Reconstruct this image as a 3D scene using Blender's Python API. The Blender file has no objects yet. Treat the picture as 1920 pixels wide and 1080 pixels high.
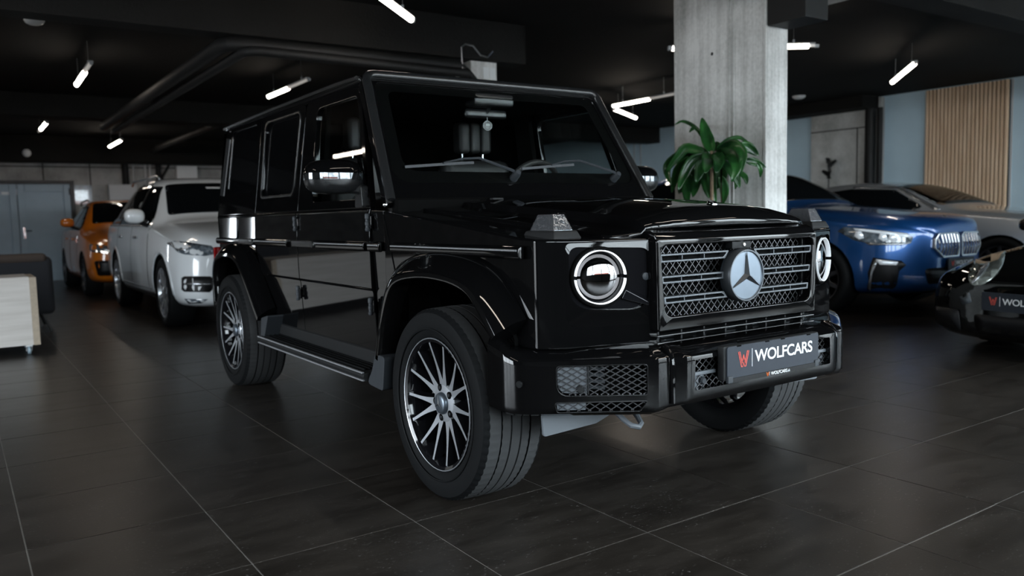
import bpy, bmesh, math, random
from mathutils import Vector, Matrix
from mathutils.bvhtree import BVHTree
random.seed(7)
PI = math.pi
sc = bpy.context.scene
col = sc.collection
D = bpy.data

# ------------------------------------------------------------------ camera, world, exposure
F_PX = 1521.1                      # focal length in pixels of the 1920 px wide frame
CAM = Vector((4.260, -2.479, 1.127))
YAW, PITCH, ROLL = math.radians(145.645), math.radians(-5.035), math.radians(-1.362)
_f = Vector((math.cos(YAW)*math.cos(PITCH), math.sin(YAW)*math.cos(PITCH), math.sin(PITCH)))
_r0 = Vector((math.sin(YAW), -math.cos(YAW), 0)); _u0 = _r0.cross(_f)
_r = _r0*math.cos(ROLL) + _u0*math.sin(ROLL); _u = _u0*math.cos(ROLL) - _r0*math.sin(ROLL)
cd = D.cameras.new('camera'); cam = D.objects.new('camera', cd); col.objects.link(cam)
cd.sensor_width = 36.0; cd.lens = F_PX/1920*36
cd.dof.use_dof = True; cd.dof.focus_distance = 3.15; cd.dof.aperture_fstop = 2.4
cd.clip_start = 0.05; cd.clip_end = 200
cam.matrix_world = Matrix(((_r.x,_u.x,-_f.x,CAM.x),(_r.y,_u.y,-_f.y,CAM.y),(_r.z,_u.z,-_f.z,CAM.z),(0,0,0,1)))
sc.camera = cam

w = D.worlds.new('sky'); sc.world = w; w.use_nodes = True
nt = w.node_tree; bg = nt.nodes['Background']
bg.inputs['Color'].default_value = (0.84, 0.925, 1.0, 1); bg.inputs['Strength'].default_value = 17.0
WINDOW_X = 6.2                     # the glazed front of the showroom, behind the camera
for (yc, wd) in ((3.7, 13.8),):
    l = D.lights.new('window_portal', 'AREA'); l.shape = 'RECTANGLE'; l.size = 2.7; l.size_y = wd; l.energy = 1
    l.cycles.is_portal = True
    o = D.objects.new('window_portal', l); col.objects.link(o)
    o.location = (WINDOW_X-0.05, yc, 1.45); o.rotation_euler = (0, PI/2, 0)
l = D.lights.new('window_portal', 'AREA'); l.shape = 'RECTANGLE'; l.size = 5.0; l.size_y = 2.7; l.cycles.is_portal = True
o = D.objects.new('window_portal', l); col.objects.link(o); o.location = (.4, -7.95, 1.45); o.rotation_euler = (PI/2, 0, 0)
sc.view_settings.view_transform = 'Standard'; sc.view_settings.look = 'None'
sc.view_settings.exposure = 0.0; sc.view_settings.gamma = 1.0; sc.view_settings.use_curve_mapping = False
sc.cycles.use_denoising = True
sc.cycles.max_bounces = 10; sc.cycles.diffuse_bounces = 4; sc.cycles.glossy_bounces = 5
sc.cycles.transmission_bounces = 8; sc.cycles.transparent_max_bounces = 12
sc.cycles.caustics_reflective = False; sc.cycles.caustics_refractive = False
sc.cycles.sample_clamp_indirect = 6.0

# ------------------------------------------------------------------ helpers
def ray(u, v):
    return (_r*((u-960)/F_PX) - _u*((v-540)/F_PX) + _f)
def on(ax, val, u, v):
    d = ray(u, v); return CAM + d*((val-CAM[ax])/d[ax])
def X(val, u, v): return on(0, val, u, v)
def Y(val, u, v): return on(1, val, u, v)
def Zp(val, u, v): return on(2, val, u, v)

def nodes(name):
    m = D.materials.new(name); m.use_nodes = True
    return m, m.node_tree, m.node_tree.nodes['Principled BSDF']
def mat(name, c, rough=.5, metal=0., coat=0., spec=.5, emit=None, es=0., noise=0., nscale=40., bump=0., bscale=200., alpha=1.):
    m, t, b = nodes(name)
    b.inputs['Base Color'].default_value = (*c, 1); b.inputs['Roughness'].default_value = rough
    b.inputs['Metallic'].default_value = metal; b.inputs['Coat Weight'].default_value = coat
    b.inputs['Coat Roughness'].default_value = .015
    b.inputs['Specular IOR Level'].default_value = spec
    if emit: b.inputs['Emission Color'].default_value = (*emit, 1); b.inputs['Emission Strength'].default_value = es
    tc = t.nodes.new('ShaderNodeTexCoord')
    if noise:
        n = t.nodes.new('ShaderNodeTexNoise'); n.inputs['Scale'].default_value = nscale; n.inputs['Detail'].default_value = 5
        t.links.new(tc.outputs['Object'], n.inputs['Vector'])
        r = t.nodes.new('ShaderNodeMapRange'); r.inputs['From Min'].default_value = .3; r.inputs['From Max'].default_value = .7
        r.inputs['To Min'].default_value = 1-noise; r.inputs['To Max'].default_value = 1+noise
        t.links.new(n.outputs['Fac'], r.inputs['Value'])
        mx = t.nodes.new('ShaderNodeVectorMath'); mx.operation = 'SCALE'; mx.inputs[0].default_value = c
        t.links.new(r.outputs['Result'], mx.inputs['Scale']); t.links.new(mx.outputs['Vector'], b.inputs['Base Color'])
    if bump:
        n = t.nodes.new('ShaderNodeTexNoise'); n.inputs['Scale'].default_value = bscale; n.inputs['Detail'].default_value = 3
        t.links.new(tc.outputs['Object'], n.inputs['Vector'])
        bp = t.nodes.new('ShaderNodeBump'); bp.inputs['Strength'].default_value = bump; bp.inputs['Distance'].default_value = .01
        t.links.new(n.outputs['Fac'], bp.inputs['Height']); t.links.new(bp.outputs['Normal'], b.inputs['Normal'])
    return m
def clear_glass(name, tint, refl=1.0, ior=1.5):
    """thin pane: tinted see-through with a real Fresnel mirror on top"""
    m = D.materials.new(name); m.use_nodes = True; t = m.node_tree; t.nodes.clear()
    o = t.nodes.new('ShaderNodeOutputMaterial'); a = t.nodes.new('ShaderNodeBsdfTransparent'); g = t.nodes.new('ShaderNodeBsdfGlossy')
    a.inputs['Color'].default_value = (*tint, 1); g.inputs['Roughness'].default_value = .01; g.inputs['Color'].default_value = (refl,)*3+(1,)
    f = t.nodes.new('ShaderNodeFresnel'); f.inputs['IOR'].default_value = ior
    x = t.nodes.new('ShaderNodeMixShader')
    ge = t.nodes.new('ShaderNodeNewGeometry'); mr = t.nodes.new('ShaderNodeMapRange')      # the same mirror from either face of the sheet
    mr.inputs['To Min'].default_value = ior; mr.inputs['To Max'].default_value = 1/ior
    t.links.new(ge.outputs['Backfacing'], mr.inputs['Value']); t.links.new(mr.outputs[0], f.inputs['IOR'])
    t.links.new(f.outputs['Fac'], x.inputs['Fac']); t.links.new(a.outputs[0], x.inputs[1]); t.links.new(g.outputs[0], x.inputs[2])
    t.links.new(x.outputs[0], o.inputs['Surface']); return m

def link_mesh(name, me, mats, par):
    for m in (mats if isinstance(mats, (list, tuple)) else [mats]): me.materials.append(m)
    o = D.objects.new(name, me); col.objects.link(o)
    if par: o.parent = par
    return o
def finish(bm, name, mats, par=None, bev=0., seg=2, smooth=35., bang=30.):
    bmesh.ops.recalc_face_normals(bm, faces=bm.faces)
    if bev:
        es = [e for e in bm.edges if len(e.link_faces) == 2 and e.calc_face_angle(0) > math.radians(bang)]
        if es: bmesh.ops.bevel(bm, geom=es, offset=bev, segments=seg, affect='EDGES', profile=.5, clamp_overlap=True)
    me = D.meshes.new(name); bm.to_mesh(me); bm.free()
    if smooth:
        me.polygons.foreach_set('use_smooth', [True]*len(me.polygons)); me.set_sharp_from_angle(angle=math.radians(smooth))
    o = link_mesh(name, me, mats, par)
    if bev and smooth: weighted(o)
    return o
def weighted(o):
    md = o.modifiers.new('flat faces', 'WEIGHTED_NORMAL'); md.keep_sharp = True; md.weight = 100
def mk(name, V, Fc, m, par=None, side=-1, mi=None, **k):
    """V for the right-hand side (negative y already); side=+1 mirrors to the left"""
    bm = bmesh.new()
    vs = [bm.verts.new((v[0], v[1]*(1 if side < 0 else -1), v[2])) for v in V]
    for i, f in enumerate(Fc):
        try:
            q = bm.faces.new([vs[j] for j in f])
            if mi: q.material_index = mi[i]
        except ValueError: pass
    return finish(bm, name, m, par, **k)
def add_box(bm, a, b, rot=None):
    c = [(a[i]+b[i])/2 for i in range(3)]; s = [abs(b[i]-a[i]) for i in range(3)]
    M_ = Matrix.Translation(c) @ (rot if rot else Matrix.Identity(4)) @ Matrix.Diagonal((*s, 1))
    return bmesh.ops.create_cube(bm, size=1, matrix=M_)['verts']
def box(name, a, b, m, par=None, bev=.004, seg=2, rot=None, **k):
    bm = bmesh.new(); add_box(bm, a, b, rot); return finish(bm, name, m, par, bev=bev, seg=seg, **k)
def prism_vf(poly, axis, lo, hi):
    """extrude a 2D polygon (coords = the other two axes in xyz order) along axis; lo/hi may be functions of the 2D point"""
    n = len(poly); V = []
    for s in (lo, hi):
        for p in poly:
            h = s(*p) if callable(s) else s
            q = list(p); q.insert(axis, h); V.append(tuple(q))
    Fc = [tuple(range(n)), tuple(range(2*n-1, n-1, -1))] + [(i, (i+1) % n, n+(i+1) % n, n+i) for i in range(n)]
    return V, Fc
def prism(name, poly, axis, lo, hi, m, par=None, side=-1, **k):
    V, Fc = prism_vf(poly, axis, lo, hi); return mk(name, V, Fc, m, par, side, **k)
def rpoly(cs, r, n=4):
    """polygon with rounded corners; r one radius or one per corner"""
    out = []; N = len(cs); rs = r if isinstance(r, (list, tuple)) else [r]*N
    for i in range(N):
        p0, p, p1 = (Vector(cs[(i+j) % N]).to_2d() for j in (-1, 0, 1))
        a = (p0-p).normalized(); b = (p1-p).normalized(); ang = a.angle(b)
        t = min(rs[i]/math.tan(ang/2), .49*(p0-p).length, .49*(p1-p).length)
        s, e = p+a*t, p+b*t
        for k in range(n+1):
            q = k/n; c = (s*(1-q)+p*q)*(1-q)+(p*(1-q)+e*q)*q; out.append((c.x, c.y))
    return out
def sweep_bm(bm, path, prof, closed=False, up=Vector((0, 0, 1)), cap=True, mi=0):
    P = [Vector(p) for p in path]; n = len(P); rings = []
    for i in range(n):
        a = P[(i-1) % n] if closed or i else P[i]; b = P[(i+1) % n] if closed or i < n-1 else P[i]
        t = (b-a).normalized(); s = t.cross(up)
        if s.length < 1e-4: s = t.cross(Vector((1, 0, 0)))
        s.normalize(); w_ = s.cross(t)
        pr = prof(i/(n-1)) if callable(prof) else prof
        rings.append([bm.verts.new(P[i]+s*x+w_*y) for x, y in pr])
    m = len(rings[0])
    for i in range(n if closed else n-1):
        A, B = rings[i], rings[(i+1) % n]
        for j in range(m):
            f = bm.faces.new((A[j], A[(j+1) % m], B[(j+1) % m], B[j])); f.material_index = mi
    if cap and not closed:
        bm.faces.new(rings[0][::-1]).material_index = mi; bm.faces.new(rings[-1]).material_index = mi
def circ2(r, n=8, a0=0.): return [(r*math.cos(a0+2*PI*i/n), r*math.sin(a0+2*PI*i/n)) for i in range(n)]
def tube(name, path, r, m, par=None, n=8, closed=False, **k):
    bm = bmesh.new()
    pr = (lambda t: circ2(r(t), n)) if callable(r) else circ2(r, n)
    sweep_bm(bm, path, pr, closed); return finish(bm, name, m, par, **k)
def sweep(name, path, prof, m, par=None, closed=False, up=(0, 0, 1), **k):
    bm = bmesh.new(); sweep_bm(bm, path, prof, closed, Vector(up)); return finish(bm, name, m, par, **k)
def lathe_bm(bm, prof, c, axis, n=32, closed=False, rfun=None):
    """prof: (radius, offset along axis) list; axis unit vector"""
    A = Vector(axis).normalized(); U = A.orthogonal().normalized()
    if abs(A.y) > .9: U = Vector((1, 0, 0))
    W = A.cross(U); C0 = Vector(c); rings = []
    for (r, h) in prof:
        if r < 1e-6: rings.append([bm.verts.new(C0+A*h)]); continue
        ring = []
        for i in range(n):
            a = 2*PI*i/n; rr = rfun(r, h, i) if rfun else r
            ring.append(bm.verts.new(C0+A*h+U*(rr*math.cos(a))+W*(rr*math.sin(a))))
        rings.append(ring)
    R = rings+[rings[0]] if closed else rings
    for a, b in zip(R[:-1], R[1:]):
        for i in range(n):
            j = (i+1) % n
            if len(a) == 1 and len(b) == 1: continue
            if len(a) == 1: bm.faces.new((a[0], b[i], b[j]))
            elif len(b) == 1: bm.faces.new((a[i], b[0], a[j]))
            else: bm.faces.new((a[i], b[i], b[j], a[j]))
def lathe(name, prof, c, axis, m, par=None, n=32, closed=False, rfun=None, **k):
    bm = bmesh.new(); lathe_bm(bm, prof, c, axis, n, closed, rfun); return finish(bm, name, m, par, **k)
def grid(name, P, m, par=None, side=-1, thick=0., **k):
    """P[i][j] points -> a surface (solidified inwards when thick)"""
    ni, nj = len(P), len(P[0]); V = [p for r in P for p in r]
    Fc = [(i*nj+j, i*nj+j+1, (i+1)*nj+j+1, (i+1)*nj+j) for i in range(ni-1) for j in range(nj-1)]
    o = mk(name, V, Fc, m, par, side, **k)
    if thick:
        md = o.modifiers.new('thickness', 'SOLIDIFY'); md.thickness = thick; md.offset = -1
    return o
def ring_panel(name, outer, inner, pos, depth, m, par=None, side=-1, **k):
    """frame between two polygons with equal counts; pos(a,b)->3D point, depth vector inwards"""
    n = len(outer); d = Vector(depth)
    o3 = [Vector(pos(*p)) for p in outer]; i3 = [Vector(pos(*p)) for p in inner]
    V = o3+i3+[p+d for p in o3]+[p+d for p in i3]; Fc = []
    for i in range(n):
        j = (i+1) % n
        Fc += [(i, j, n+j, n+i), (n+i, n+j, 3*n+j, 3*n+i), (2*n+j, 2*n+i, 3*n+i, 3*n+j), (j, i, 2*n+i, 2*n+j)]
    return mk(name, V, Fc, m, par, side, **k)
def boolean(o, cutters, op='DIFFERENCE'):
    for c in cutters:
        md = o.modifiers.new('cut', 'BOOLEAN'); md.object = c; md.operation = op; md.solver = 'EXACT'
    dg = bpy.context.evaluated_depsgraph_get(); me = D.meshes.new_from_object(o.evaluated_get(dg))
    o.modifiers.clear(); o.data = me
    for c in cutters: D.objects.remove(c, do_unlink=True)
    weighted(o)
    me.polygons.foreach_set('use_smooth', [True]*len(me.polygons)); me.set_sharp_from_angle(angle=math.radians(30))
def apply_mods(o):
    dg = bpy.context.evaluated_depsgraph_get(); me = D.meshes.new_from_object(o.evaluated_get(dg)); o.modifiers.clear(); o.data = me
def thing(name, label, cat, loc=(0, 0, 0), rz=0, group=None):
    o = D.objects.new(name, None); col.objects.link(o); o.location = loc; o.rotation_euler = (0, 0, rz)
    o.empty_display_size = .1; tag(o, label, cat, group); return o
def tag(o, label, cat, group=None):
    o['label'] = label; o['category'] = cat
    if group: o['group'] = group
    return o
def struct(o): o['kind'] = 'structure'; return o
def stuff(o): o['kind'] = 'stuff'; return o
def copy_tree(o, parent=None):
    c = o.copy(); col.objects.link(c)
    if parent: c.parent = parent
    for ch in list(o.children): copy_tree(ch, c)
    return c
def lettering(name, text, size, m, par, M_, extrude=.0008, bold=0., align='LEFT', sx=1.0):
    cu = D.curves.new(name, 'FONT'); cu.body = text; cu.size = size; cu.extrude = extrude; cu.offset = bold
    cu.align_x = align; cu.align_y = 'BOTTOM_BASELINE'; cu.space_character = .95
    t = D.objects.new(name, cu); col.objects.link(t)
    dg = bpy.context.evaluated_depsgraph_get(); me = D.meshes.new_from_object(t.evaluated_get(dg))
    D.objects.remove(t, do_unlink=True); me.transform(M_ @ Matrix.Diagonal((sx, 1, 1, 1))); me.materials.clear()
    return link_mesh(name, me, m, par)
def frame_mat(origin, xdir, ydir):
    x = Vector(xdir).normalized(); z = x.cross(Vector(ydir)).normalized(); y = z.cross(x)
    return Matrix(((x.x, y.x, z.x, origin[0]), (x.y, y.y, z.y, origin[1]), (x.z, y.z, z.z, origin[2]), (0, 0, 0, 1)))
def lerp_tab(tab, x):
    if x <= tab[0][0]: return tab[0][1]
    for (a, b), (c, d) in zip(tab[:-1], tab[1:]):
        if x <= c: return b+(d-b)*(x-a)/(c-a)
    return tab[-1][1]

# ------------------------------------------------------------------ materials
def concrete(name, c0, c1, streak=1.0, rough=.75, zs=.35):
    m, t, b = nodes(name); L = t.links.new
    tc = t.nodes.new('ShaderNodeTexCoord')
    mp = t.nodes.new('ShaderNodeMapping'); mp.inputs['Scale'].default_value = (9*streak, 9*streak, zs)
    L(tc.outputs['Object'], mp.inputs['Vector'])
    n1 = t.nodes.new('ShaderNodeTexNoise'); n1.inputs['Scale'].default_value = 1.4; n1.inputs['Detail'].default_value = 7; n1.inputs['Roughness'].default_value = .62
    L(mp.outputs[0], n1.inputs['Vector'])
    n2 = t.nodes.new('ShaderNodeTexNoise'); n2.inputs['Scale'].default_value = 2.2; n2.inputs['Detail'].default_value = 8
    L(tc.outputs['Object'], n2.inputs['Vector'])
    n3 = t.nodes.new('ShaderNodeTexNoise'); n3.inputs['Scale'].default_value = 38; n3.inputs['Detail'].default_value = 4
    L(tc.outputs['Object'], n3.inputs['Vector'])
    a = t.nodes.new('ShaderNodeMath'); a.operation = 'MULTIPLY_ADD'; a.inputs[1].default_value = .55; L(n1.outputs['Fac'], a.inputs[0])
    s2 = t.nodes.new('ShaderNodeMath'); s2.operation = 'MULTIPLY'; s2.inputs[1].default_value = .45; L(n2.outputs['Fac'], s2.inputs[0]); L(s2.outputs[0], a.inputs[2])
    a2 = t.nodes.new('ShaderNodeMath'); a2.operation = 'MULTIPLY_ADD'; a2.inputs[1].default_value = .18; L(n3.outputs['Fac'], a2.inputs[0]); L(a.outputs[0], a2.inputs[2])
    r = t.nodes.new('ShaderNodeValToRGB'); r.color_ramp.elements[0].position = .44; r.color_ramp.elements[1].position = .70
    r.color_ramp.elements[0].color = (*c0, 1); r.color_ramp.elements[1].color = (*c1, 1)
    L(a2.outputs[0], r.inputs[0]); L(r.outputs[0], b.inputs['Base Color'])
    b.inputs['Roughness'].default_value = rough
    bp = t.nodes.new('ShaderNodeBump'); bp.inputs['Strength'].default_value = .25; bp.inputs['Distance'].default_value = .004
    L(a2.outputs[0], bp.inputs['Height']); L(bp.outputs[0], b.inputs['Normal'])
    return m
def wood(name, c0, c1, axis=1, scale=1.0, rough=.5):
    m, t, b = nodes(name); L = t.links.new
    tc = t.nodes.new('ShaderNodeTexCoord'); mp = t.nodes.new('ShaderNodeMapping')
    s = [22*scale]*3; s[axis] = 1.2*scale; mp.inputs['Scale'].default_value = s; L(tc.outputs['Object'], mp.inputs['Vector'])
    n = t.nodes.new('ShaderNodeTexNoise'); n.inputs['Scale'].default_value = 1.5; n.inputs['Detail'].default_value = 6; n.inputs['Distortion'].default_value = .4
    L(mp.outputs[0], n.inputs['Vector'])
    r = t.nodes.new('ShaderNodeValToRGB'); r.color_ramp.elements[0].position = .3; r.color_ramp.elements[1].position = .7
    r.color_ramp.elements[0].color = (*c0, 1); r.color_ramp.elements[1].color = (*c1, 1)
    L(n.outputs['Fac'], r.inputs[0]); L(r.outputs[0], b.inputs['Base Color']); b.inputs['Roughness'].default_value = rough
    return m
def tile_material():
    m, t, b = nodes('anthracite_tile'); L = t.links.new
    geo = t.nodes.new('ShaderNodeNewGeometry'); oi = t.nodes.new('ShaderNodeObjectInfo')
    add = t.nodes.new('ShaderNodeVectorMath'); add.operation = 'ADD'
    off = t.nodes.new('ShaderNodeVectorMath'); off.operation = 'SCALE'; off.inputs[0].default_value = (13.7, 7.3, 3.1); L(oi.outputs['Random'], off.inputs['Scale'])
    L(geo.outputs['Position'], add.inputs[0]); L(off.outputs[0], add.inputs[1])
    mp = t.nodes.new('ShaderNodeMapping'); mp.inputs['Scale'].default_value = (3.0, .8, 1); L(add.outputs[0], mp.inputs['Vector'])
    n1 = t.nodes.new('ShaderNodeTexNoise'); n1.inputs['Scale'].default_value = 2.6; n1.inputs['Detail'].default_value = 9; n1.inputs['Roughness'].default_value = .65; L(mp.outputs[0], n1.inputs['Vector'])
    mp2 = t.nodes.new('ShaderNodeMapping'); mp2.inputs['Scale'].default_value = (1.6, .7, 1); L(add.outputs[0], mp2.inputs['Vector'])
    n2 = t.nodes.new('ShaderNodeTexNoise'); n2.inputs['Scale'].default_value = 95; n2.inputs['Detail'].default_value = 2; L(mp2.outputs[0], n2.inputs['Vector'])
    n4 = t.nodes.new('ShaderNodeTexNoise'); n4.inputs['Scale'].default_value = 7; n4.inputs['Detail'].default_value = 3; L(add.outputs[0], n4.inputs['Vector'])
    r = t.nodes.new('ShaderNodeValToRGB'); r.color_ramp.elements[0].position = .35; r.color_ramp.elements[1].position = .68
    r.color_ramp.elements[0].color = (.015, .0124, .0102, 1); r.color_ramp.elements[1].color = (.034, .0288, .0242, 1); L(n1.outputs['Fac'], r.inputs[0])
    sp = t.nodes.new('ShaderNodeMath'); sp.operation = 'MULTIPLY_ADD'; sp.inputs[1].default_value = .26; L(n4.outputs['Fac'], sp.inputs[0]); L(n2.outputs['Fac'], sp.inputs[2])
    s = t.nodes.new('ShaderNodeMapRange'); s.inputs['From Min'].default_value = .80; s.inputs['From Max'].default_value = .90; s.inputs['To Max'].default_value = .8; L(sp.outputs[0], s.inputs['Value'])
    mx = t.nodes.new('ShaderNodeMix'); mx.data_type = 'RGBA'; L(s.outputs[0], mx.inputs['Factor']); L(r.outputs[0], mx.inputs['A']); mx.inputs['B'].default_value = (.16, .15, .14, 1)
    L(mx.outputs['Result'], b.inputs['Base Color'])
    rr = t.nodes.new('ShaderNodeMapRange'); rr.inputs['To Min'].default_value = .25; rr.inputs['To Max'].default_value = .42; L(n1.outputs['Fac'], rr.inputs['Value']); L(rr.outputs[0], b.inputs['Roughness'])
    bp = t.nodes.new('ShaderNodeBump'); bp.inputs['Strength'].default_value = .12; bp.inputs['Distance'].default_value = .002; L(n2.outputs['Fac'], bp.inputs['Height']); L(bp.outputs[0], b.inputs['Normal'])
    b.inputs['Specular IOR Level'].default_value = .5
    return m

M_tile = tile_material()
M_grout = mat('pale_grout', (.30, .285, .265), .6, noise=.2, nscale=8)
M_conc = concrete('concrete_pillar', (.34, .34, .325), (.74, .74, .725))
M_concwall = concrete('concrete_wall', (.22, .22, .21), (.42, .42, .41), streak=.25, zs=2.0)
M_concbay = concrete('concrete_bay', (.36, .36, .34), (.62, .62, .60), streak=.25, zs=2.0)
M_ceil = mat('black_ceiling', (.0026, .0023, .002), .9, spec=.2, noise=.4, nscale=1.5, bump=.3, bscale=30)
M_beam = mat('black_beam', (.0075, .007, .0063), .85, spec=.25, noise=.3, nscale=2, bump=.3, bscale=60)
M_duct = mat('black_duct', (.007, .007, .007), .6, spec=.3)
M_bluewall = mat('blue_grey_wall', (.50, .65, .74), .7, noise=.05, nscale=2)
M_oak = wood('oak_slat', (.60, .40, .25), (.84, .62, .43), axis=2, rough=.5)
M_felt = mat('black_felt', (.02, .018, .016), .9)
M_frame = mat('black_frame', (.012, .012, .012), .4)
M_lamp = mat('lamp_diffuser', (.9, .9, .9), .4, emit=(1., .88, .75), es=22.)
M_lampdim = mat('lamp_unlit', (.55, .56, .56), .4, emit=(1., .93, .85), es=.25)
M_lampend = mat('lamp_housing', (.45, .46, .47), .4)
M_white = mat('white_plastic', (.75, .77, .78), .4)
M_doorgrey = mat('grey_metal_door', (.32, .42, .50), .38, metal=.0, noise=.06, nscale=3)
M_chrome = mat('chrome', (.75, .77, .8), .08, metal=1.)
M_steel = mat('steel', (.5, .5, .5), .3, metal=1.)
M_outground = mat('outdoor_paving', (.26, .25, .24), .8, noise=.15, nscale=3)
M_brick = mat('red_render', (.34, .12, .09), .8, noise=.1, nscale=3)
M_winglass = clear_glass('window_glass', (.93, .95, .95))
# ------------------------------------------------------------------ the room
M_darkwall = mat('dark_partition', (.03, .03, .03), .7)
RX0, RX1, RY0, RY1, CH = -15.4, WINDOW_X, -8.0, 10.6, 3.0
floor = struct(box('floor', (RX0, RY0, -.12), (RX1, RY1, -.0022), M_grout, bev=0))
TS = .6063; TA = math.radians(.15); TO = Vector((2.83, -2.948, 0))
# tiles: the 300 that show largest are single parts, the rest one joined mesh
def tile_mesh():
    bm = bmesh.new(); h = TS/2-.0021; b = .0012
    lo = [bm.verts.new((x*h, y*h, -.004)) for x, y in ((-1, -1), (1, -1), (1, 1), (-1, 1))]
    md = [bm.verts.new((x*h, y*h, -b)) for x, y in ((-1, -1), (1, -1), (1, 1), (-1, 1))]
    up = [bm.verts.new((x*(h-b), y*(h-b), 0)) for x, y in ((-1, -1), (1, -1), (1, 1), (-1, 1))]
    bm.faces.new(up)
    for i in range(4):
        j = (i+1) % 4
        bm.faces.new((lo[i], lo[j], md[j], md[i])); bm.faces.new((md[i], md[j], up[j], up[i]))
    me = D.meshes.new('tile'); bm.to_mesh(me); bm.free(); me.materials.append(M_tile); return me
tm = tile_mesh()
def topix(p):
    d = Vector(p)-CAM; z = d.dot(_f)
    if z < .3: return None
    return 960+F_PX*d.dot(_r)/z, 540-F_PX*d.dot(_u)/z, z
cells = []
for i in range(-12, 32):
    for j in range(-10, 24):
        c = TO+Matrix.Rotation(TA, 3, 'Z') @ Vector((-(i+.5)*TS, (j+.5)*TS, 0))
        if not (RX0+.3 < c.x < RX1-.3 and RY0+.3 < c.y < RY1-.3): continue
        q = topix(c); area = 0
        if q and -170 < q[0] < 2090 and 400 < q[1] < 1250:
            inside = not (-2.0 < c.x < 2.1 and -.75 < c.y < .9)
            area = F_PX**2*TS*TS*CAM.z/q[2]**3*(1 if inside else .05)
        cells.append((area, c))
cells.sort(key=lambda t: -t[0])
for k, (a, c) in enumerate(cells):
    if k < 300:
        o = D.objects.new('tile', tm); col.objects.link(o); o.parent = floor
        o.location = (c.x, c.y, random.uniform(-.0003, .0003)); o.rotation_euler = (0, 0, TA)
bm = bmesh.new()
for a, c in cells[300:]:
    v = bmesh.ops.create_grid(bm, x_segments=1, y_segments=1, size=TS/2-.002, matrix=Matrix.Translation(c) @ Matrix.Rotation(TA, 4, 'Z'))['verts']
stuff(finish(bm, 'tiles', M_tile, floor, smooth=0))

struct(box('ceiling', (RX0, RY0, CH), (RX1, RY1, CH+.2), M_ceil, bev=0))
wb = struct(box('wall_back', (RX0-.3, -4.60, -.12), (RX0, RY1, CH), M_concwall, bev=0))
box('wall_section', (RX0-.3, RY0, -.12), (RX0, -4.86, CH), M_concwall, wb, bev=0); box('wall_section', (RX0-.3, -4.9, 2.2), (RX0, -4.3, CH), M_concwall, wb, bev=0); box('wall_section', (RX0-.3, -4.9, -.12), (RX0, -4.3, .75), M_concwall, wb, bev=0)
for y_ in (-4.84, -4.62): box('mullion', (RX0-.2, y_-.03, .75), (RX0-.1, y_+.03, 2.2), M_frame, wb, bev=0)
struct(box('wall_right', (RX0, RY1, -.12), (RX1, RY1+.3, CH), M_bluewall, bev=0))
wl_ = struct(D.objects.new('wall_left', None)); col.objects.link(wl_)
box('wall_section', (RX0, RY0-.3, -.12), (-2.1, RY0, CH), M_concwall, wl_, bev=0); box('wall_section', (2.9, RY0-.3, -.12), (RX1, RY0, CH), M_darkwall, wl_, bev=0); box('head_band', (-2.1, RY0-.2, 2.78), (2.9, RY0, CH), M_frame, wl_, bev=0); box('sill_band', (-2.1, RY0-.2, -.12), (2.9, RY0, .1), M_frame, wl_, bev=0)
for i in range(4): box('mullion', (-2.06+i*1.65, RY0-.12, .1), (-1.98+i*1.65, RY0, 2.78), M_frame, wl_, bev=0)
# glazed front wall behind the camera: sill band, head band, piers, mullions, panes
wf = struct(D.objects.new('wall_front', None)); col.objects.link(wf)
def fw(name, y0, y1, z0, z1, m, x0=WINDOW_X-.1, x1=WINDOW_X+.2): return box(name, (x0, y0, z0), (x1, y1, z1), m, wf, bev=0)
fw('head_band', RY0, RY1, 2.78, CH, M_frame); fw('sill_band', RY0, RY1, -.12, .10, M_frame)
fw('pier', RY0, -3.2, .1, 2.78, M_darkwall); fw('parapet', -3.2, 1.2, .1, 1.0, M_darkwall)
k = 0; spans = [(-3.2, -1.73), (-1.73, -.27), (-.27, 1.2)]+[(1.2+i*1.5667, 1.2+(i+1)*1.5667) for i in range(6)]
for y, y1 in spans:
    fw('mullion', y-.04, y+.04, .1, 2.78, M_frame)
    gl = struct(box('window_%d' % (k+1), (WINDOW_X+.05, y+.04, .1), (WINDOW_X+.06, y1-.04, 2.78), M_winglass, bev=0)); k += 1
# outdoors, seen only in reflections
struct(box('ground', (WINDOW_X+.2, -40, -.15), (90, 50, -.05), M_outground, bev=0))
struct(box('ground', (-60, -60, -.15), (WINDOW_X+.2, RY0-.3, -.05), M_outground, bev=0))
ob = thing('building', 'red rendered building across the paved yard', 'building', (58, 6, -.05))
box('facade', (0, -16, 0), (6, 14, 3.8), M_brick, ob, bev=0)
box('plinth', (-.15, -16, 0), (0, 14, 1.2), M_outground, ob, bev=0)

# beams under the ceiling
def beam(a, b, m=M_beam): return struct(box('beam', a, b, m, bev=.012))
beam((-2.62, RY0, 2.62), (-2.39, 2.3, CH))
beam((.60, RY0, 2.70), (.88, RY1, CH))
beam((-15.4, RY0, 2.47), (-14.9, RY1, CH))
beam((-9.3, RY0, 2.68), (-8.9, RY1, CH))
beam((.264, 2.60, 2.49), (.597, 2.868, CH), M_duct)

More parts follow.
